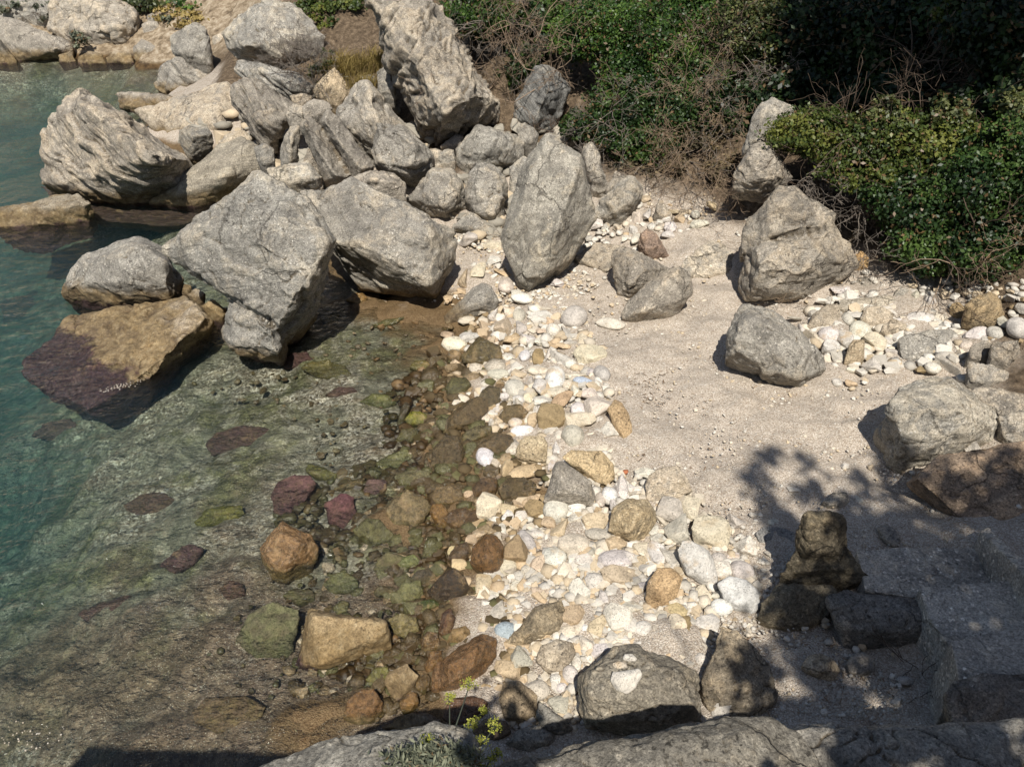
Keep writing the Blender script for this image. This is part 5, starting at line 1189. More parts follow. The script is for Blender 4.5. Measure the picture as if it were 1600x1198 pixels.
# ---------------------------------------------------------------- plants
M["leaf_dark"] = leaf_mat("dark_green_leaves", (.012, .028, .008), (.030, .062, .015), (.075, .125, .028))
M["leaf_shade"] = leaf_mat("shade_painted_thicket_leaves", (.007, .015, .005), (.016, .033, .010), (.04, .07, .02))  # darkened leaf greens, the thicket's shade is painted into the colour
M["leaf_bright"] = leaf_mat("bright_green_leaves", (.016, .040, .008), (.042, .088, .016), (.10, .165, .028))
M["leaf_yellow"] = leaf_mat("yellow_green_leaves", (.025, .042, .010), (.072, .10, .022), (.16, .17, .036))
M["leaf_olive"] = leaf_mat("olive_leaves", (.025, .036, .012), (.07, .085, .028), (.15, .16, .06))
M["dry_grass"] = leaf_mat("dry_grass_blades", (.14, .10, .03), (.26, .19, .06), (.40, .31, .12), .7, .2)
M["dry_leaf"] = leaf_mat("half_dry_leaves", (.035, .03, .015), (.09, .07, .035), (.20, .15, .08), .7, .15)
M["sage"] = leaf_mat("grey_green_leaves", (.06, .07, .05), (.14, .15, .10), (.24, .25, .17), .7, .2)
M["umbel"] = leaf_mat("yellow_green_flowers", (.16, .19, .02), (.33, .34, .05), (.5, .48, .12), .7, .3)
M["twig_tan"] = wood_mat("dead_tan_wood", (.14, .095, .06), (.36, .27, .19))
M["twig_grey"] = wood_mat("dead_grey_wood", (.10, .085, .07), (.28, .24, .20))
M["bark"] = wood_mat("bark", (.05, .035, .025), (.15, .11, .08))

def leaves_mesh(C, N, size, rg, long=1.7):
    """kite shaped leaves at C with outward direction N"""
    n = len(C)
    A = rg.normal(size=(n, 3)) + N * .9 + np.array([0, -.25, .45])
    A /= np.linalg.norm(A, axis=1)[:, None]
    B = np.cross(A, rg.normal(size=(n, 3))); B /= np.linalg.norm(B, axis=1)[:, None]
    T = np.cross(A, B)
    s = (size * rg.uniform(.6, 1.3, n))[:, None]
    L = T * s * long * .5; Wd = B * s * .5
    up = A * s * .12
    V = np.stack([C - L, C + Wd + L * .1 + up, C + L, C - Wd + L * .1 + up], 1).reshape(-1, 3)
    F = np.arange(n * 4).reshape(-1, 4)
    return V, F

def leaf_cloud(lumps, n, size, seed):
    """lumps: (centre, radii, weight); leaves gather on ragged clumps around each lump"""
    rg = np.random.default_rng(seed)
    wsum = sum(l[2] for l in lumps)
    Cs, Ns = [], []
    for c, r, w in lumps:
        m = int(n * w / wsum)
        k = max(6, m // 90)
        D = rg.normal(size=(k, 3)); D /= np.linalg.norm(D, axis=1)[:, None]
        rad = rg.uniform(.55, 1.0, k)
        tips = D * rad[:, None]
        idx = rg.integers(0, k, m)
        off = rg.normal(size=(m, 3)) * (.13 + .07 * rg.random((m, 1)))
        q = tips[idx] + off
        Cs.append(np.array(c) + q * np.array(r))
        nn = q / np.maximum(np.linalg.norm(q, axis=1)[:, None], .05)
        Ns.append(nn)
    C = np.concatenate(Cs); N = np.concatenate(Ns)
    V, F = leaves_mesh(C, N, size, rg)
    vary = np.clip(.5 + .85 * fbm(C * 1.5, 3, seed) + rg.normal(0, .18, len(C)), 0, .93)
    vary[rg.random(len(C)) < .05 + .10 * (fbm(C * .9 + 9, 2, seed + 3) > .22)] = 1
    return V, F, vary

def tubes(paths, sides=4):
    Vs, Fs, n = [], [], 0
    for P, rad in paths:
        P = np.asarray(P, float); k = len(P)
        T = np.gradient(P, axis=0); T /= np.maximum(np.linalg.norm(T, axis=1)[:, None], 1e-9)
        ref = np.array([.31, .77, .55])
        A = np.cross(T, ref); A /= np.maximum(np.linalg.norm(A, axis=1)[:, None], 1e-9)
        B = np.cross(T, A)
        rad = np.asarray(rad, float)[:, None]
        ring = [P + rad * (A * math.cos(2 * math.pi * j / sides) + B * math.sin(2 * math.pi * j / sides)) for j in range(sides)]
        V = np.stack(ring, 1).reshape(-1, 3)
        F = []
        for i in range(k - 1):
            for j in range(sides):
                a, b = i * sides + j, i * sides + (j + 1) % sides
                F.append((a, b, b + sides, a + sides))
        Vs.append(V); Fs.append(np.array(F) + n); n += len(V)
    return np.concatenate(Vs), np.concatenate(Fs)

def branching(start, direc, length, rad, depth, rg, out, spread=.65, droop=0.0, wig=.22):
    k = 5
    P = [np.array(start, float)]
    d = np.array(direc, float); d /= np.linalg.norm(d)
    for i in range(k):
        d = d + rg.normal(size=3) * wig + np.array([0, 0, -droop])
        d /= np.linalg.norm(d)
        P.append(P[-1] + d * length / k)
    out.append((P, np.maximum(np.linspace(rad, rad * .45, k + 1), .0038)))
    if depth > 0:
        for c in range(rg.integers(2, 5)):
            i = rg.integers(2, k + 1)
            nd = d + rg.normal(size=3) * spread
            branching(P[i], nd, length * rg.uniform(.45, .75), rad * .55, depth - 1, rg, out, spread, droop, wig)

def bush(name, label, blobs, leaf, n, size, seed, stems=6, group="shrubs on the slope behind the beach", cat="shrub", stem_mat="bark", stem_rad=.025):
    """blobs: px, py, Y, rx_px, ry_px, depth in metres"""
    lumps = []
    for px, py, Y, rx, ry, dp in blobs:
        c = at_y(px, py, Y); zc = project(c)[2]
        lumps.append((c, (rx / FPX * zc, dp, ry / FPX * zc), rx * ry))
    base = np.mean([l[0] for l in lumps], axis=0)
    g = float(gz(base[0], base[1] + .4))
    root = empty(name, (base[0], base[1] + .4, min(g, base[2] - .3)), label, cat, group)
    V, F, vary = leaf_cloud(lumps, n, size, seed)
    o = part("foliage", V, F, M[leaf], root, False)
    float_attr(o.data, "vary", vary)
    rg = np.random.default_rng(seed + 1)
    out = []
    for k in range(stems):
        c, r, _ = lumps[k % len(lumps)]
        tgt = np.array(c) + rg.normal(size=3) * np.array(r) * .5
        s = np.array(root.location) + rg.normal(size=3) * np.array([.25, .15, .02])
        branching(s, tgt - s, np.linalg.norm(tgt - s) * .85, stem_rad, 3, rg, out, .55)
    V, F = tubes(out)
    part("branches", V, F, M[stem_mat], root)
    return root

def brush(name, label, px, py, Y, dirs, length, rad, mat, seed, depth=4, group="dead brush on the slope", spread=.75, droop=.02, n=5):
    """dead leafless brush"""
    base = at_y(px, py, Y)
    rg = np.random.default_rng(seed)
    out = []
    for k in range(n):
        d = np.array(dirs, float) + rg.normal(size=3) * .45
        branching(base + rg.normal(size=3) * .12, d, length * rg.uniform(.7, 1.1), rad, depth, rg, out, spread, droop)
    V, F = tubes(out, 3)
    me = mesh_np(name, V - base, F); smooth(me)
    o = link(name, me, M[mat]); o.location = base.tolist()
    return tag(o, label, "dead brush", group)

def tuft(name, label, spots, h, n, mat, seed, lean=(0, -.3), group=None, cat="grass tuft"):
    rg = np.random.default_rng(seed)
    Vs, Fs, va, k = [], [], [], 0
    bases = []
    for px, py, Y, r in spots: bases.append((at_y(px, py, Y), r))
    root = np.array(bases[0][0])
    for b, r in bases:
        for i in range(n):
            p = b + np.array([rg.normal(0, r), rg.normal(0, r * .7), 0])
            p[2] = b[2] - .05
            a = rg.uniform(0, 6.28); hh = h * rg.uniform(.5, 1.2)
            d = np.array([math.cos(a) * .45 + lean[0], math.sin(a) * .45 + lean[1], 1.0]); d /= np.linalg.norm(d)
            w = np.cross(d, [0, 1, .2]); w = w / np.linalg.norm(w) * .006
            m = p + d * hh * .55; t = p + d * hh + np.array([d[0] * hh * .35, d[1] * hh * .35, -hh * .22])
            Vs += [p - w, p + w, m + w * .8, m - w * .8, t]
            Fs += [(k, k + 1, k + 2, k + 3), (k + 3, k + 2, k + 4, k + 4)]
            va += [rg.random()] * 2; k += 5
    F4 = [f for f in Fs]
    me = bpy.data.meshes.new(name)
    me.from_pydata([tuple(np.array(v) - root) for v in Vs], [], [f if f[2] != f[3] else f[:3] for f in F4])
    float_attr(me, "vary", va)
    o = link(name, me, M[mat]); o.location = root.tolist()
    return tag(o, label, cat, group)

# -- shrubs above the beach
bush("shrub", "bright green cushion shrub at the top beside the tallest leaning slab", [(738,12,23.6,56,32,.9),(718,30,23.4,34,20,.7),(775,16,23.8,32,30,.8),(750,38,23.3,34,18,.6)], "leaf_bright", 15000, .052, 1)
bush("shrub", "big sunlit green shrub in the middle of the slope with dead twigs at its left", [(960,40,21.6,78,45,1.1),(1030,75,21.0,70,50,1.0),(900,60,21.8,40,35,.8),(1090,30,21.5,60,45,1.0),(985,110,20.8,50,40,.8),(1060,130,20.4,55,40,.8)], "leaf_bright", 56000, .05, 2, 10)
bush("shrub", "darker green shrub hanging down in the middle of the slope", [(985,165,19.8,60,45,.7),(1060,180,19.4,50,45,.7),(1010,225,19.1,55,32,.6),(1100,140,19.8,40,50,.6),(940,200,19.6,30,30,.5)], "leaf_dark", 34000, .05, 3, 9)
bush("shrub", "olive sunlit shrub at the top with pale twigs, left of the dark hedge", [(1160,45,20.6,48,50,.9),(1185,90,20.2,28,35,.7),(1130,85,20.6,35,35,.7),(1190,15,20.8,30,35,.8)], "leaf_olive", 24000, .05, 4, 8)
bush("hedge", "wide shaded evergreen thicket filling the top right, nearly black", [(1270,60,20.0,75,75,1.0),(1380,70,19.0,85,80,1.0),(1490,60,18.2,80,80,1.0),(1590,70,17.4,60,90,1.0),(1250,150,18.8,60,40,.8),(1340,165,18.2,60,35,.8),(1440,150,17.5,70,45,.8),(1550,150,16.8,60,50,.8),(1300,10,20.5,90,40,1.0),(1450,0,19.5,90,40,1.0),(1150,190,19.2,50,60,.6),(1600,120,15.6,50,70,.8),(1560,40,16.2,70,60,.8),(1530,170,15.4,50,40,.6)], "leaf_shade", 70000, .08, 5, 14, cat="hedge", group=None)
bush("shrub", "wide yellow-green shrub in front of the dark thicket", [(1270,205,15.8,65,30,.6),(1330,225,15.4,60,38,.6),(1400,215,15.2,70,40,.6),(1470,225,14.9,65,42,.6),(1330,265,15.0,50,28,.5),(1410,265,14.8,55,30,.5),(1262,222,15.8,30,24,.5)], "leaf_yellow", 42000, .05, 6, 10)
bush("shrub", "upright leafy green shrub sprays rising behind the yellow-green shrub", [(1395,180,15.3,30,22,.4),(1480,180,15.0,30,24,.4),(1385,165,15.3,14,14,.3),(1475,163,15.0,12,14,.3),(1580,190,14.6,30,40,.5)], "leaf_olive", 6500, .06, 7, 6)
bush("shrub", "glossy dark green shrub overhanging the stones at the right", [(1440,330,13.9,60,45,.6),(1520,300,13.6,60,60,.7),(1590,330,13.2,45,90,.7),(1460,390,13.4,65,38,.5),(1540,390,13.0,60,50,.6),(1400,300,14.3,45,35,.5),(1560,235,13.8,50,50,.6)], "leaf_dark", 42000, .048, 8, 10)
bush("shrub", "dark leaf mass added for the shade behind the dead branches at the top centre", [(810,40,25.2,45,50,.8),(850,15,24.6,45,40,.8),(800,90,24.2,30,30,.6),(770,60,25.0,30,40,.6),(850,90,23.0,28,30,.5),(795,135,22.8,20,34,.5),(812,100,22.6,24,30,.5)], "leaf_dark", 15000, .08, 41, 6)  # dark leaves added to stand for a gap that is only deep shade
bush("shrub", "brownish half dry shrub under the darker hanging shrub", [(1000,265,18.9,50,25,.5),(1075,240,18.7,50,35,.5),(1120,210,19.0,40,40,.5),(950,235,19.3,30,20,.4),(1130,270,17.8,30,30,.4)], "dry_leaf", 7500, .055, 42, 12, stem_mat="twig_grey", stem_rad=.02)
bush("shrub", "small dark green bush beside the fin shaped rock", [(905,195,19.6,28,20,.4),(890,185,19.8,16,14,.3)], "leaf_dark", 2600, .06, 9, 4)
bush("shrub", "sunlit leafy branch tip hanging at the top right edge", [(1475,10,17.0,22,18,.3),(1490,28,16.9,14,10,.2)], "leaf_yellow", 900, .06, 10, 3)
brush("dead_brush", "tan dead branches fanning out left of the big sunlit shrub", 872, 130, 21.0, (-.35,-.5,.9), 2.0, .02, "twig_tan", 11, 4, n=4)
brush("dead_brush", "tan dead branches at the top left of the big sunlit shrub", 840, 60, 22.5, (-.2,-.5,.8), 1.7, .018, "twig_tan", 12, 4)
brush("dead_brush", "dense grey-brown dead twigs hanging below the bright cushion shrub", 755, 45, 23.3, (.05,-.6,-.7), 2.1, .018, "twig_grey", 13, 5, n=4)
brush("dead_brush", "dry hanging roots and twigs over the cave of the tallest slab", 778, 110, 22.4, (.05,-.4,-1), 1.6, .014, "twig_tan", 14, 5, n=4)
brush("dead_brush", "grey dead twigs right of the small dark bush", 965, 215, 19.1, (-.4,-.7,.25), 1.3, .014, "twig_grey", 15, 4)
brush("dead_brush", "brown tangled brush at the foot of the slope above the pebbles", 1010, 285, 18.2, (.2,-.7,.3), 1.2, .012, "twig_tan", 16, 4, n=4)
brush("dead_brush", "brown tangled brush left of the white rock at the bush edge", 1095, 265, 17.6, (.0,-.7,.35), 1.3, .012, "twig_tan", 17, 4, n=5)
brush("dead_brush", "bright dry sprig arching out of the darker hanging shrub", 1080, 165, 19.0, (.1,-.8,.4), 1.0, .012, "twig_tan", 18, 4)
brush("dead_brush", "pale dead twigs under the olive sunlit shrub", 1165, 95, 19.6, (.1,-.8,-.3), .9, .012, "twig_grey", 19, 4)
brush("dead_brush", "grey dead twigs hanging over the top of the big round boulder", 1268, 275, 15.2, (.1,-.6,-.6), .9, .012, "twig_grey", 20, 4, n=6)
brush("dead_brush", "grey dead twigs hanging right of the big round boulder", 1345, 320, 14.6, (.2,-.5,-.8), .9, .011, "twig_grey", 21, 4, n=5)
brush("dead_brush", "bare branch with pale twigs reaching out under the glossy dark shrub", 1490, 425, 12.7, (-.5,-.5,-.1), .8, .012, "twig_tan", 22, 3, n=3)
brush("dead_brush", "pale bare twig sticking out of the shrub at the right edge", 1600, 370, 12.4, (-.9,-.4,-.1), .6, .010, "twig_tan", 23, 3, n=2)
brush("dead_brush", "purple-grey dead shrub at the seaward foot of the dry grass", 490, 130, 22.5, (-.15,-.4,1), 1.3, .014, "twig_grey", 24, 5, n=6, group=None)
brush("dead_brush", "dry stems trailing between the big round boulder and the white stones", 1255, 480, 13.4, (-.3,-.5,.3), .45, .006, "twig_tan", 25, 3, n=5)
bush("shrub", "small green plant at the foot of the purple-grey dead shrub", [(498,112,22.6,18,18,.3),(512,90,22.8,12,12,.3)], "leaf_olive", 1300, .05, 26, 3, group=None)
tuft("dry_grass_tuft", "golden dry grass tuft between the rounded grey boulder and the tallest slab", [(555,115,22.6,.28),(540,100,23.0,.3),(575,108,22.6,.28),(565,135,22.0,.22),(590,95,23.0,.2),(530,115,22.6,.2)], .6, 260, "dry_grass", 27, (.25, -.35))
bush("shrub", "yellow-green low plants on top of the rounded grey boulder", [(500,15,28.4,38,16,.6),(540,8,28.6,38,12,.6),(505,38,27.9,20,12,.4)], "leaf_yellow", 4200, .07, 28, 4, group="low scrub on the rocks and the far shore")
fs = "low scrub on the rocks and the far shore"
bush("shrub", "bright green scrub on the far shore behind the standing rock", [(335,6,37.0,45,13,1.2),(300,4,37.3,30,9,1.0),(372,4,37.0,25,10,1.0)], "leaf_bright", 5000, .11, 29, 4, group=fs)
bush("shrub", "brown dry scrub on the orange bank of the far shore", [(315,32,35.9,45,14,1.0),(345,42,35.2,30,12,.8),(275,22,36.4,30,10,.8)], "dry_grass", 3600, .10, 30, 4, group=fs)
bush("shrub", "grey-green round cushion plants on the far orange bank", [(297,24,36.0,14,9,.5),(264,34,35.8,9,9,.4)], "sage", 1200, .09, 31, 2, group=fs)
bush("shrub", "dark brown scrub above the grey bluff of the far shore", [(60,4,37.5,40,12,1.0),(20,12,37.0,25,10,.8),(68,18,36.6,14,9,.6)], "sage", 2600, .10, 32, 3, group=fs)
bush("shrub", "dark green scrub above the pale cliff of the far shore", [(220,2,37.6,45,10,1.0),(180,-4,37.8,40,8,1.0)], "leaf_olive", 3000, .10, 33, 3, group=fs)
bush("shrub", "grey dry shrub hanging down the pale cliff of the far shore", [(122,62,34.4,14,12,.4)], "sage", 900, .08, 34, 3, group=fs)
bush("shrub", "olive scrub covering the hill just above the top of the picture", [(640,-70,30.5,110,38,1.2),(800,-62,28.0,120,38,1.2),(980,-62,26.0,130,42,1.2),(1160,-62,24.0,130,42,1.1),(1330,-60,21.5,120,40,1.0)], "leaf_olive", 17000, .10, 71, 8, group="low scrub on the rocks and the far shore")
# wood on the hill beyond the frame and above it
def tree(label, base, crown, n, size, leaf, seed, lean=(0, 0)):
    root = empty("evergreen_tree", base, label, "tree", "evergreen trees leaning over the beach")
    rg = np.random.default_rng(seed)
    lumps = [(np.array(c), r, r[0] * r[2] * (.4 if r[0] < .85 else 1)) for c, r in crown]
    V, F, vary = leaf_cloud(lumps, n, size, seed)
    o = part("crown", V, F, M[leaf], root, False)
    float_attr(o.data, "vary", vary)
    out = []
    b = np.array(base, float); c0 = np.mean([l[0] for l in lumps], axis=0)
    ts = np.linspace(0, 1, 9)
    mid = (b + c0) / 2 + np.array([.3, .2, .4])
    P = [(1 - t) ** 2 * b + 2 * t * (1 - t) * mid + t * t * c0 for t in ts]
    out.append((P, np.linspace(.24, .09, 9)))
    for c, r, _ in lumps:
        if r[0] < .85: continue
        s = P[5 + rg.integers(0, 3)]
        branching(s, c - s, np.linalg.norm(c - s) * 1.1 + .3, .07, 3, rg, out, .5)
    V, F = tubes(out, 7)
    part("trunk", V, F, M["bark"], root)
    return root
tree("tall evergreen tree shading the thicket at the top right", (13.5, 13.5, 6.0), [((9.0,12.0,11.9),(1.9,1.5,1.5)),((11.6,12.4,12.4),(2.1,1.6,2.0)),((8.2,12.6,14.0),(1.9,1.4,1.7)),((14.0,12.0,13.0),(2.0,1.5,2.4)),((10.6,13.0,15.2),(2.3,1.6,1.9)),((13.4,12.6,16.0),(2.2,1.6,2.0)),((7.4,12.4,12.0),(1.1,1.1,1.0))], 52000, .17, "leaf_dark", 51)
tree("dense evergreen tree shading the steps, just beside the camera ledge", (8.2, -2.6, 5.6), [((4.7,-1.4,11.2),(1.5,1.2,1.8)),((6.8,-1.6,12.0),(1.7,1.3,2.2)),((8.8,-1.2,11.6),(1.5,1.3,2.2)),((5.6,-1.6,9.2),(1.7,1.2,1.4)),((7.8,-1.2,9.4),(1.8,1.2,1.6)),((3.9,-1.6,9.6),(.8,1.0,1.3)),((4.1,-1.4,12.4),(.7,.7,.7)),((2.75,-1.6,9.7),(.9,.7,.85)),((4.0,-1.4,14.6),(.65,.6,.5)),((5.3,-1.4,14.4),(.6,.6,.5)),((4.7,-1.5,13.5),(.7,.7,.6)),((3.5,-1.4,13.6),(.45,.5,.5))], 24000, .13, "leaf_dark", 52)
# -- sea fennel on the near ledge
LEDGE_Z = float(on_rock(NEARLEDGE, 680, 1185)[2])
root = empty("sea_fennel", at_z(690, 1190, 3.2), "sea fennel plant with yellow-green flower heads growing on the near left ledge", "plant")
rg = np.random.default_rng(61)
out, heads = [], []
b0 = np.array(root.location)
for (px, py, z, rr) in [(733,1071,3.35,.055),(703,1092,3.3,.035),(668,1155,3.4,.04),(598,1180,3.35,.045),(633,1183,3.3,.035),(666,1180,3.3,.035),(668,1196,3.4,.04),(772,1135,3.2,.05),(740,1130,3.3,.045),(752,1160,3.2,.04),(775,1178,3.2,.04),(700,1205,3.5,.045),(760,1196,3.3,.05),(645,1190,3.2,.03),(756,1112,3.1,.022)]:
    t = at_z(px, py, z)
    s = b0 + np.array([rg.normal(0, .08), rg.normal(-.05, .05), -.08])
    m = (s + t) / 2 + np.array([rg.normal(0, .03), 0, .08])
    P = [(1 - k) ** 2 * s + 2 * k * (1 - k) * m + k * k * t for k in np.linspace(0, 1, 8)]
    out.append((P, np.linspace(.007, .004, 8)))
    for j in range(16):
        a = rg.uniform(0, 6.28); q = rr * math.sqrt(rg.random())
        tip = t + np.array([math.cos(a) * q, math.sin(a) * q, .02 - q * .25])
        out.append(([t - np.array([0, 0, .03]), (t + tip) / 2, tip], [.002, .0016, .0014]))
        for _ in range(9): heads.append(tip + rg.normal(size=3) * .0095)
V, F = tubes(out)
part("stems", V, F, M["sage"], root)
H = np.array(heads)
V, F = leaves_mesh(H, np.tile([0, 0, 1.0], (len(H), 1)), .010, rg, 1.2)
o = part("flower_heads", V, F, M["umbel"], root, False); float_attr(o.data, "vary", rg.random(len(H)))
lv = []
for k in range(2300):
    px, py = rg.normal(680, 30), rg.normal(1186, 12)
    lv.append(at_z(px, py, LEDGE_Z + abs(rg.normal(.04, .05))))
lv = np.array(lv)
V, F = leaves_mesh(lv, np.tile([0, 0, 1.0], (len(lv), 1)), .013, rg, 3.6)
o = part("leaves", V, F, M["sage"], root, False); float_attr(o.data, "vary", rg.random(len(lv)))
bush("shrub", "low dark green plants in the shade of the near right corner", [(1530,1120,4.9,40,26,.15),(1570,1085,5.0,30,30,.15),(1480,1140,4.8,40,14,.12),(1410,1125,4.9,22,10,.1)], "leaf_olive", 3800, .028, 62, 5, group=None, stem_rad=.006)
bush("moss_cushion", "pair of yellow-green moss cushions beside the dark hollow", [(1397,1049,5.75,8,6,.06),(1427,1056,5.7,8,6,.06)], "umbel", 700, .014, 63, 2, group=None, cat="moss", stem_rad=.003)
tuft("dry_grass_tuft", "few dry stalks in the shaded near right corner", [(1500,1110,4.9,.12)], .22, 40, "dry_grass", 64, (.0, -.1))
# ---------------------------------------------------------------- ground, sea, steps, people, light
def axis(lo, a, b, hi, fine):
    mid = np.arange(a, b, fine)
    def out(n0, end):
        s, st, r = n0, fine * 1.5, []
        while abs(end - s) > 1e-6:
            st = min(st * 1.22, 9.0)
            s = s + math.copysign(min(st, abs(end - s)), end - s); r.append(s)
        return r
    return np.array(out(a, lo)[::-1] + list(mid) + out(b, hi))
X = axis(-100, -9.5, 11, 100, .065); Y = axis(-80, 3, 20, 120, .065)
GX, GY = np.meshgrid(X, Y)
Z = gz(GX, GY)
Pn = np.column_stack([GX.ravel(), GY.ravel(), np.zeros(GX.size)])
fd = np.clip(np.hypot(GX - 0, GY - 12).ravel() / 40, 0, 1)
Zr = Z.ravel() + fbm(Pn * .9, 4, 3) * .09 * (1 + 6 * fd) + fbm(Pn * 4, 3, 4) * .024
hillk = np.clip((Z.ravel() - .9) / 2, 0, 1)
Zr += hillk * fbm(Pn * .7, 5, 6) * .5
sea = np.clip((-Z.ravel()) / .3, 0, 1)
Zr += sea * fbm(Pn * 1.4, 4, 8) * .12
for cx_, cy_, sz_ in CARVE:          # hollows under and between the piled boulders
    Zr -= .55 * min(sz_, 1.3) * np.exp(-((Pn[:, 0] - cx_) ** 2 + (Pn[:, 1] - cy_) ** 2) / (.55 * sz_) ** 2)
ny, nx = GX.shape
V = np.column_stack([GX.ravel(), GY.ravel(), Zr])
I = np.arange(nx * ny).reshape(ny, nx)
F = np.stack([I[:-1, :-1], I[:-1, 1:], I[1:, 1:], I[1:, :-1]], -1).reshape(-1, 4)
me = mesh_np("ground", V, F); smooth(me)
tag(link("ground", me, M["ground"]), "gravel beach, earth slopes and sea bed in one sheet", None, None, "structure")

# the sea: a closed body of water with a rippled top
X = axis(-95, -9.5, 1.0, 14, .07); Y = axis(-70, 4, 17, 45, .07)
GX, GY = np.meshgrid(X, Y)
Pn = np.column_stack([GX.ravel() * .9 + GY.ravel() * .35, GY.ravel() * 1.7 - GX.ravel() * .4, np.zeros(GX.size)])
Zw = fbm(Pn * .8, 3, 51) * .022 + fbm(Pn * 2.6, 2, 55) * .008
ny, nx = GX.shape
top = np.column_stack([GX.ravel(), GY.ravel(), Zw])
I = np.arange(nx * ny).reshape(ny, nx)
F = np.stack([I[:-1, :-1], I[:-1, 1:], I[1:, 1:], I[1:, :-1]], -1).reshape(-1, 4)
bm = bmesh.new()
vs = [bm.verts.new(p) for p in top]
for f in F: bm.faces.new([vs[i] for i in f])
bot = [bm.verts.new((x, y, -9.0)) for x, y in ((X[0], Y[0]), (X[-1], Y[0]), (X[-1], Y[-1]), (X[0], Y[-1]))]
bm.faces.new(bot[::-1])
edges = [I[0, :], I[:, -1], I[-1, ::-1], I[::-1, 0]]
for k, e in enumerate(edges):
    ring = [vs[i] for i in e]
    bm.faces.new([bot[k], bot[(k + 1) % 4]] + ring[::-1])
bmesh.ops.recalc_face_normals(bm, faces=bm.faces)
me = bpy.data.meshes.new("water"); bm.to_mesh(me); bm.free(); smooth(me)
tag(link("water", me, M["water"]), "clear rippled sea water of the cove", None, None, "structure")

# rough concrete steps going up to the right
def slab_pts(px_pts, ztop, h):
    up = [at_z(x, y, ztop) for x, y in px_pts]
    return [tuple(p) for p in up] + [(p[0], p[1], p[2] - h) for p in up]
def slab_part(name, pts, root, seed, amp=.6, tint=(1.5, 1.48, 1.48)):
    me = hull_remesh([pts], .012)
    roughen(me, .5, amp)
    n = len(me.vertices); V = np.empty(n * 3, np.float32); me.vertices.foreach_get("co", V)
    V = V.reshape(-1, 3) - np.array(root.location, np.float32); me.vertices.foreach_set("co", V.ravel()); me.update(); smooth(me)
    o = link(name, me, M["step"], root); o.color = (*tint, .05)
    return o
root = empty("steps", at_z(1450, 900, .5), "worn grey concrete steps in the shade behind the rock stump", "steps")
slab_part("tread", slab_pts([(1338,860),(1400,855),(1470,854),(1524,856),(1566,914),(1500,930),(1440,935),(1352,922)], .80, .5), root, 1, .3)
slab_part("tread", slab_pts([(1436,918),(1500,911),(1570,907),(1660,903),(1720,1000),(1600,1020),(1490,1020),(1452,965)], 1.14, .7), root, 2, .3)
slab_part("tread", slab_pts([(1486,1000),(1560,985),(1640,975),(1740,968),(1800,1080),(1600,1080),(1498,1062)], 1.48, .9), root, 3, .3)
root = empty("low_wall", at_z(1570, 860, .9), "low sloping concrete kerb wall running up beside the steps", "wall")
a, b = at_z(1538, 826, 1.05), at_z(1640, 925, 1.6)
sd = np.array([.13, .06, 0])
pts = [a - sd * .5, a + sd * .5, b - sd * .5, b + sd * .5]
pts = [tuple(p) for p in pts] + [(p[0], p[1], p[2] - .55) for p in pts]
slab_part("wall_body", pts, root, 4, .5)

# the two people on the camera ledge, who throw the shadows seen on the stones
M["skin"] = plain_mat("skin", (.45, .27, .19), .5)
M["cloth_blue"] = plain_mat("blue_shirt", (.06, .10, .2), .8)
M["cloth_tan"] = plain_mat("tan_shorts", (.3, .25, .18), .8)
M["cloth_white"] = plain_mat("white_shirt", (.6, .6, .58), .8)
M["hair"] = plain_mat("dark_hair", (.03, .022, .015), .6)
M["phone"] = plain_mat("black_phone", (.02, .02, .022), .3)
def skin_mesh(joints, bones, voxel=.014):
    """one continuous surface: hulls of tapered limb segments joined by remeshing"""
    hulls = []
    rgp = [(math.cos(a) * math.cos(e), math.sin(a) * math.cos(e), math.sin(e)) for e in (-1.4, -.8, -.3, .3, .8, 1.4) for a in np.linspace(0, 6.28, 9)[:-1]]
    for a, b in bones:
        pts = []
        for j in (a, b):
            (x, y, z), r = joints[j]
            rx, ry, rz = r if isinstance(r, tuple) else (r, r, r)
            pts += [(x + rx * u, y + ry * v, z + rz * w) for u, v, w in rgp]
        hulls.append(pts)
    me = hull_remesh(hulls, voxel); smooth(me)
    return me
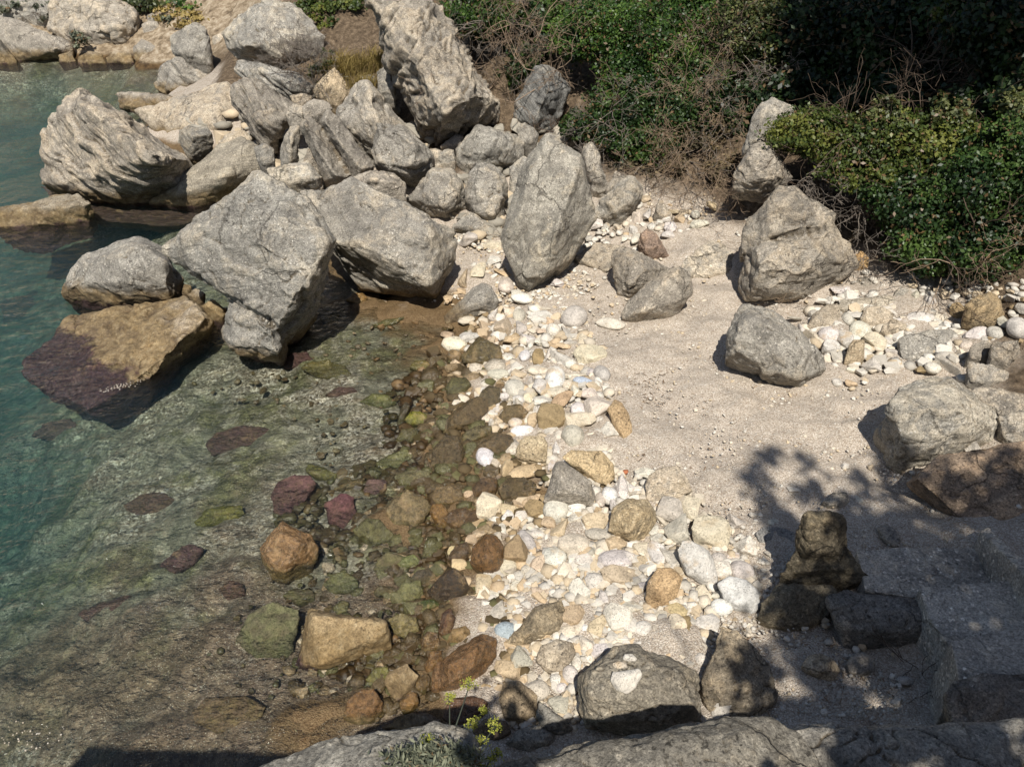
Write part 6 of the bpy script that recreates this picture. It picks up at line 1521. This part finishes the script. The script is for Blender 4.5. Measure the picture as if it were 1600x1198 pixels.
def person(label, x, y, z0, height, arms, shirt, hairlong=False):
    """standing figure facing +Y; arms: elbow and wrist for (left, right) relative to the shoulders' middle, or None to hang"""
    k = height / 1.72
    root = empty("person", (x, y, z0), label, "person")
    J = {"pel": ((0, 0, .95), (.165, .11, .11)), "waist": ((0, 0, 1.1), (.145, .10, .1)), "chest": ((0, 0, 1.3), (.17, .115, .12)), "sho": ((0, 0, 1.41), (.16, .085, .06)),
         "neck": ((0, .01, 1.48), .055), "headb": ((0, .03, 1.55), (.066, .08, .06)), "head": ((0, .025, 1.63), (.075, .095, .09)), "nose": ((0, .125, 1.60), .013), "chin": ((0, .085, 1.535), (.035, .03, .025))}
    B = [("pel", "waist"), ("waist", "chest"), ("chest", "sho"), ("sho", "neck"), ("neck", "headb"), ("headb", "head"), ("head", "nose"), ("headb", "chin")]
    cloth_b, cloth_j = [("pel", "waist"), ("waist", "chest"), ("chest", "sho")], {}
    for s, n in ((-1, "l"), (1, "r")):
        J["hip" + n] = ((s * .09, 0, .92), .095); J["kn" + n] = ((s * .1, .02, .49), .06); J["an" + n] = ((s * .11, -.01, .08), .04)
        J["heel" + n] = ((s * .11, -.04, .035), .034); J["toe" + n] = ((s * .125, .17, .025), (.042, .04, .022))
        B += [("pel", "hip" + n), ("hip" + n, "kn" + n), ("kn" + n, "an" + n), ("an" + n, "heel" + n), ("heel" + n, "toe" + n)]
        J["sh" + n] = ((s * .185, 0, 1.40), .055)
        el, wr = arms[0 if s < 0 else 1] if arms else ((s * .25, -.03, 1.12), (s * .25, .07, .88))
        J["el" + n] = (el, .042); J["wr" + n] = (wr, .029)
        B += [("sho", "sh" + n), ("sh" + n, "el" + n), ("el" + n, "wr" + n)]
        d = np.array(wr) - np.array(el); d /= np.linalg.norm(d)
        side = np.array([1.0, 0, 0]) - d * d[0]; side /= np.linalg.norm(side)
        up = np.cross(side, d)
        pm = np.array(wr) + d * .085
        J["pa" + n] = (tuple(pm), (.036, .026, .026)); B.append(("wr" + n, "pa" + n))
        for q, (o_, ln) in enumerate(((-.028, .062), (-.009, .075), (.010, .07), (.027, .055))):
            f0 = pm + side * o_ + d * .02; f1 = f0 + d * ln * .6 + up * .01; f2 = f1 + d * ln * .4 + up * .025
            J[f"f{n}{q}a"] = (tuple(f0), .010); J[f"f{n}{q}b"] = (tuple(f1), .009); J[f"f{n}{q}c"] = (tuple(f2), .0075)
            B += [("pa" + n, f"f{n}{q}a"), (f"f{n}{q}a", f"f{n}{q}b"), (f"f{n}{q}b", f"f{n}{q}c")]
        t0 = np.array(wr) + d * .04 - side * s * .03; t1 = t0 - side * s * .03 + d * .035; t2 = t1 + d * .03
        J["t0" + n] = (tuple(t0), .012); J["t1" + n] = (tuple(t1), .010); J["t2" + n] = (tuple(t2), .008)
        B += [("wr" + n, "t0" + n), ("t0" + n, "t1" + n), ("t1" + n, "t2" + n)]
    sc = lambda JJ, g=0: {a: (tuple(c * k for c in p), tuple((r_ + g) * k for r_ in r) if isinstance(r, tuple) else (r + g) * k) for a, (p, r) in JJ.items()}
    body = skin_mesh(sc(J), B, .0075)
    ob = link("body", body, M["skin"], root)
    Jc = sc(J, .012)
    sb_ = [("pel", "waist"), ("waist", "chest"), ("chest", "sho")]
    for n in "lr":
        p0, p1 = np.array(Jc["sh" + n][0]), np.array(Jc["el" + n][0])
        Jc["sl" + n] = (tuple(p0 + (p1 - p0) * .55), .062 * k); sb_ += [("sho", "sh" + n), ("sh" + n, "sl" + n)]
    link("shirt", skin_mesh(Jc, sb_, .012), M[shirt], root)
    for n in "lr":
        p0, p1 = np.array(Jc["hip" + n][0]), np.array(Jc["kn" + n][0])
        Jc["th" + n] = (tuple(p0 + (p1 - p0) * .8), .085 * k)
    Jc["pel2"] = ((0, 0, .93 * k), (.183 * k, .128 * k, .12 * k))
    link("shorts", skin_mesh(Jc, [("pel2", "pel2b") if False else ("pel2", "hipl"), ("pel2", "hipr"), ("hipl", "thl"), ("hipr", "thr")], .012), M["cloth_tan"], root)
    H = {"a": ((0, -.005, 1.655), (.083, .098, .088)), "b": ((0, -.04, 1.58), (.075, .06, .07))}
    hb = [("a", "b")]
    if hairlong:
        H["c"] = ((0, -.075, 1.42), (.07, .03, .05)); hb.append(("b", "c"))
    link("hair", skin_mesh(sc(H), hb, .012), M["hair"], root)
    return root
rock("platform", "rock platform that the two people stand on", "300,1900 420,1700 700,1640 1000,1650 1180,1760 1300,1900", anchor=(800,1900), zb=6.4, lean=90, cat="ledge", amp=.3, auto=False, vox=20) if False else None
me = hull_remesh([[(x, y, z) for z, f in ((6.36, 1.0), (5.6, 1.06), (3.2, 1.15), (1.0, 1.35)) for x, y in ((-5.2 * f, -3.6), (3.6 * f, -3.6), (3.4 * f, -.55 + .05 * f), (2.2 * f, -.15), (.9, .10), (-.6, .05), (-1.6, .12), (-2.6, .24), (-3.6, .18), (-4.8 * f, .26), (-5.2 * f, -.9))]], .05)
roughen(me, 2.0, .35); smooth(me)
o = link("ledge", me, M["rock"]); o.color = (1, 1, 1, .1)
tag(o, "high rock ledge under the two people, out of the picture below the camera", "ledge")
fz = 6.42
person("person in a blue shirt holding up a phone, whose shadow falls on the stones", 0.0, -.46, fz, 1.75,
       [((-.30, .14, 1.30), (-.10, .30, 1.50)), ((.30, .14, 1.30), (.10, .30, 1.50))], "cloth_blue")
o = link("phone", mesh_np("phone", [(sx * .078, sy * .005, sz * .038) for sx in (-1, 1) for sy in (-1, 1) for sz in (-1, 1)],
      [(0, 1, 3, 2), (4, 6, 7, 5), (0, 4, 5, 1), (2, 3, 7, 6), (0, 2, 6, 4), (1, 5, 7, 3)]), M["phone"])
o.location = (0, -.035, 7.985)
bv = o.modifiers.new("edge", 'BEVEL'); bv.width = .004; bv.segments = 2
tag(o, "black phone held up in both hands, out of the picture", "phone")
person("person in a white shirt standing beside the one with the phone", 1.62, -.75, fz, 1.72, None, "cloth_white", True)

# light
w = bpy.data.worlds.new("World"); scene.world = w; w.use_nodes = True
nt = w.node_tree
sky = nt.nodes.new("ShaderNodeTexSky"); sky.sky_type = 'NISHITA'; sky.sun_disc = False
sky.sun_elevation = R(55); sky.sun_rotation = R(180)
bg = nt.nodes["Background"]; nt.links.new(sky.outputs[0], bg.inputs[0]); bg.inputs[1].default_value = .064
sd_ = bpy.data.lights.new("sun", 'SUN'); sun = bpy.data.objects.new("sun", sd_); COL.objects.link(sun)
sd_.energy = 4.4; sd_.angle = R(.53); sd_.color = (1, .948, .865)
sun.rotation_euler = (R(35), 0, 0); sun.location = (0, -20, 30)
vs_ = scene.view_settings
vs_.view_transform = 'Standard'; vs_.look = 'None'; vs_.exposure = .5; vs_.gamma = 1
scene.display_settings.display_device = 'sRGB'
cy = scene.cycles
cy.max_bounces = 8; cy.diffuse_bounces = 2; cy.glossy_bounces = 2; cy.transmission_bounces = 4; cy.volume_bounces = 0; cy.transparent_max_bounces = 8
cy.caustics_reflective = False; cy.caustics_refractive = False
cy.use_denoising = True
for me in list(bpy.data.meshes):
    if me.users == 0: bpy.data.meshes.remove(me)
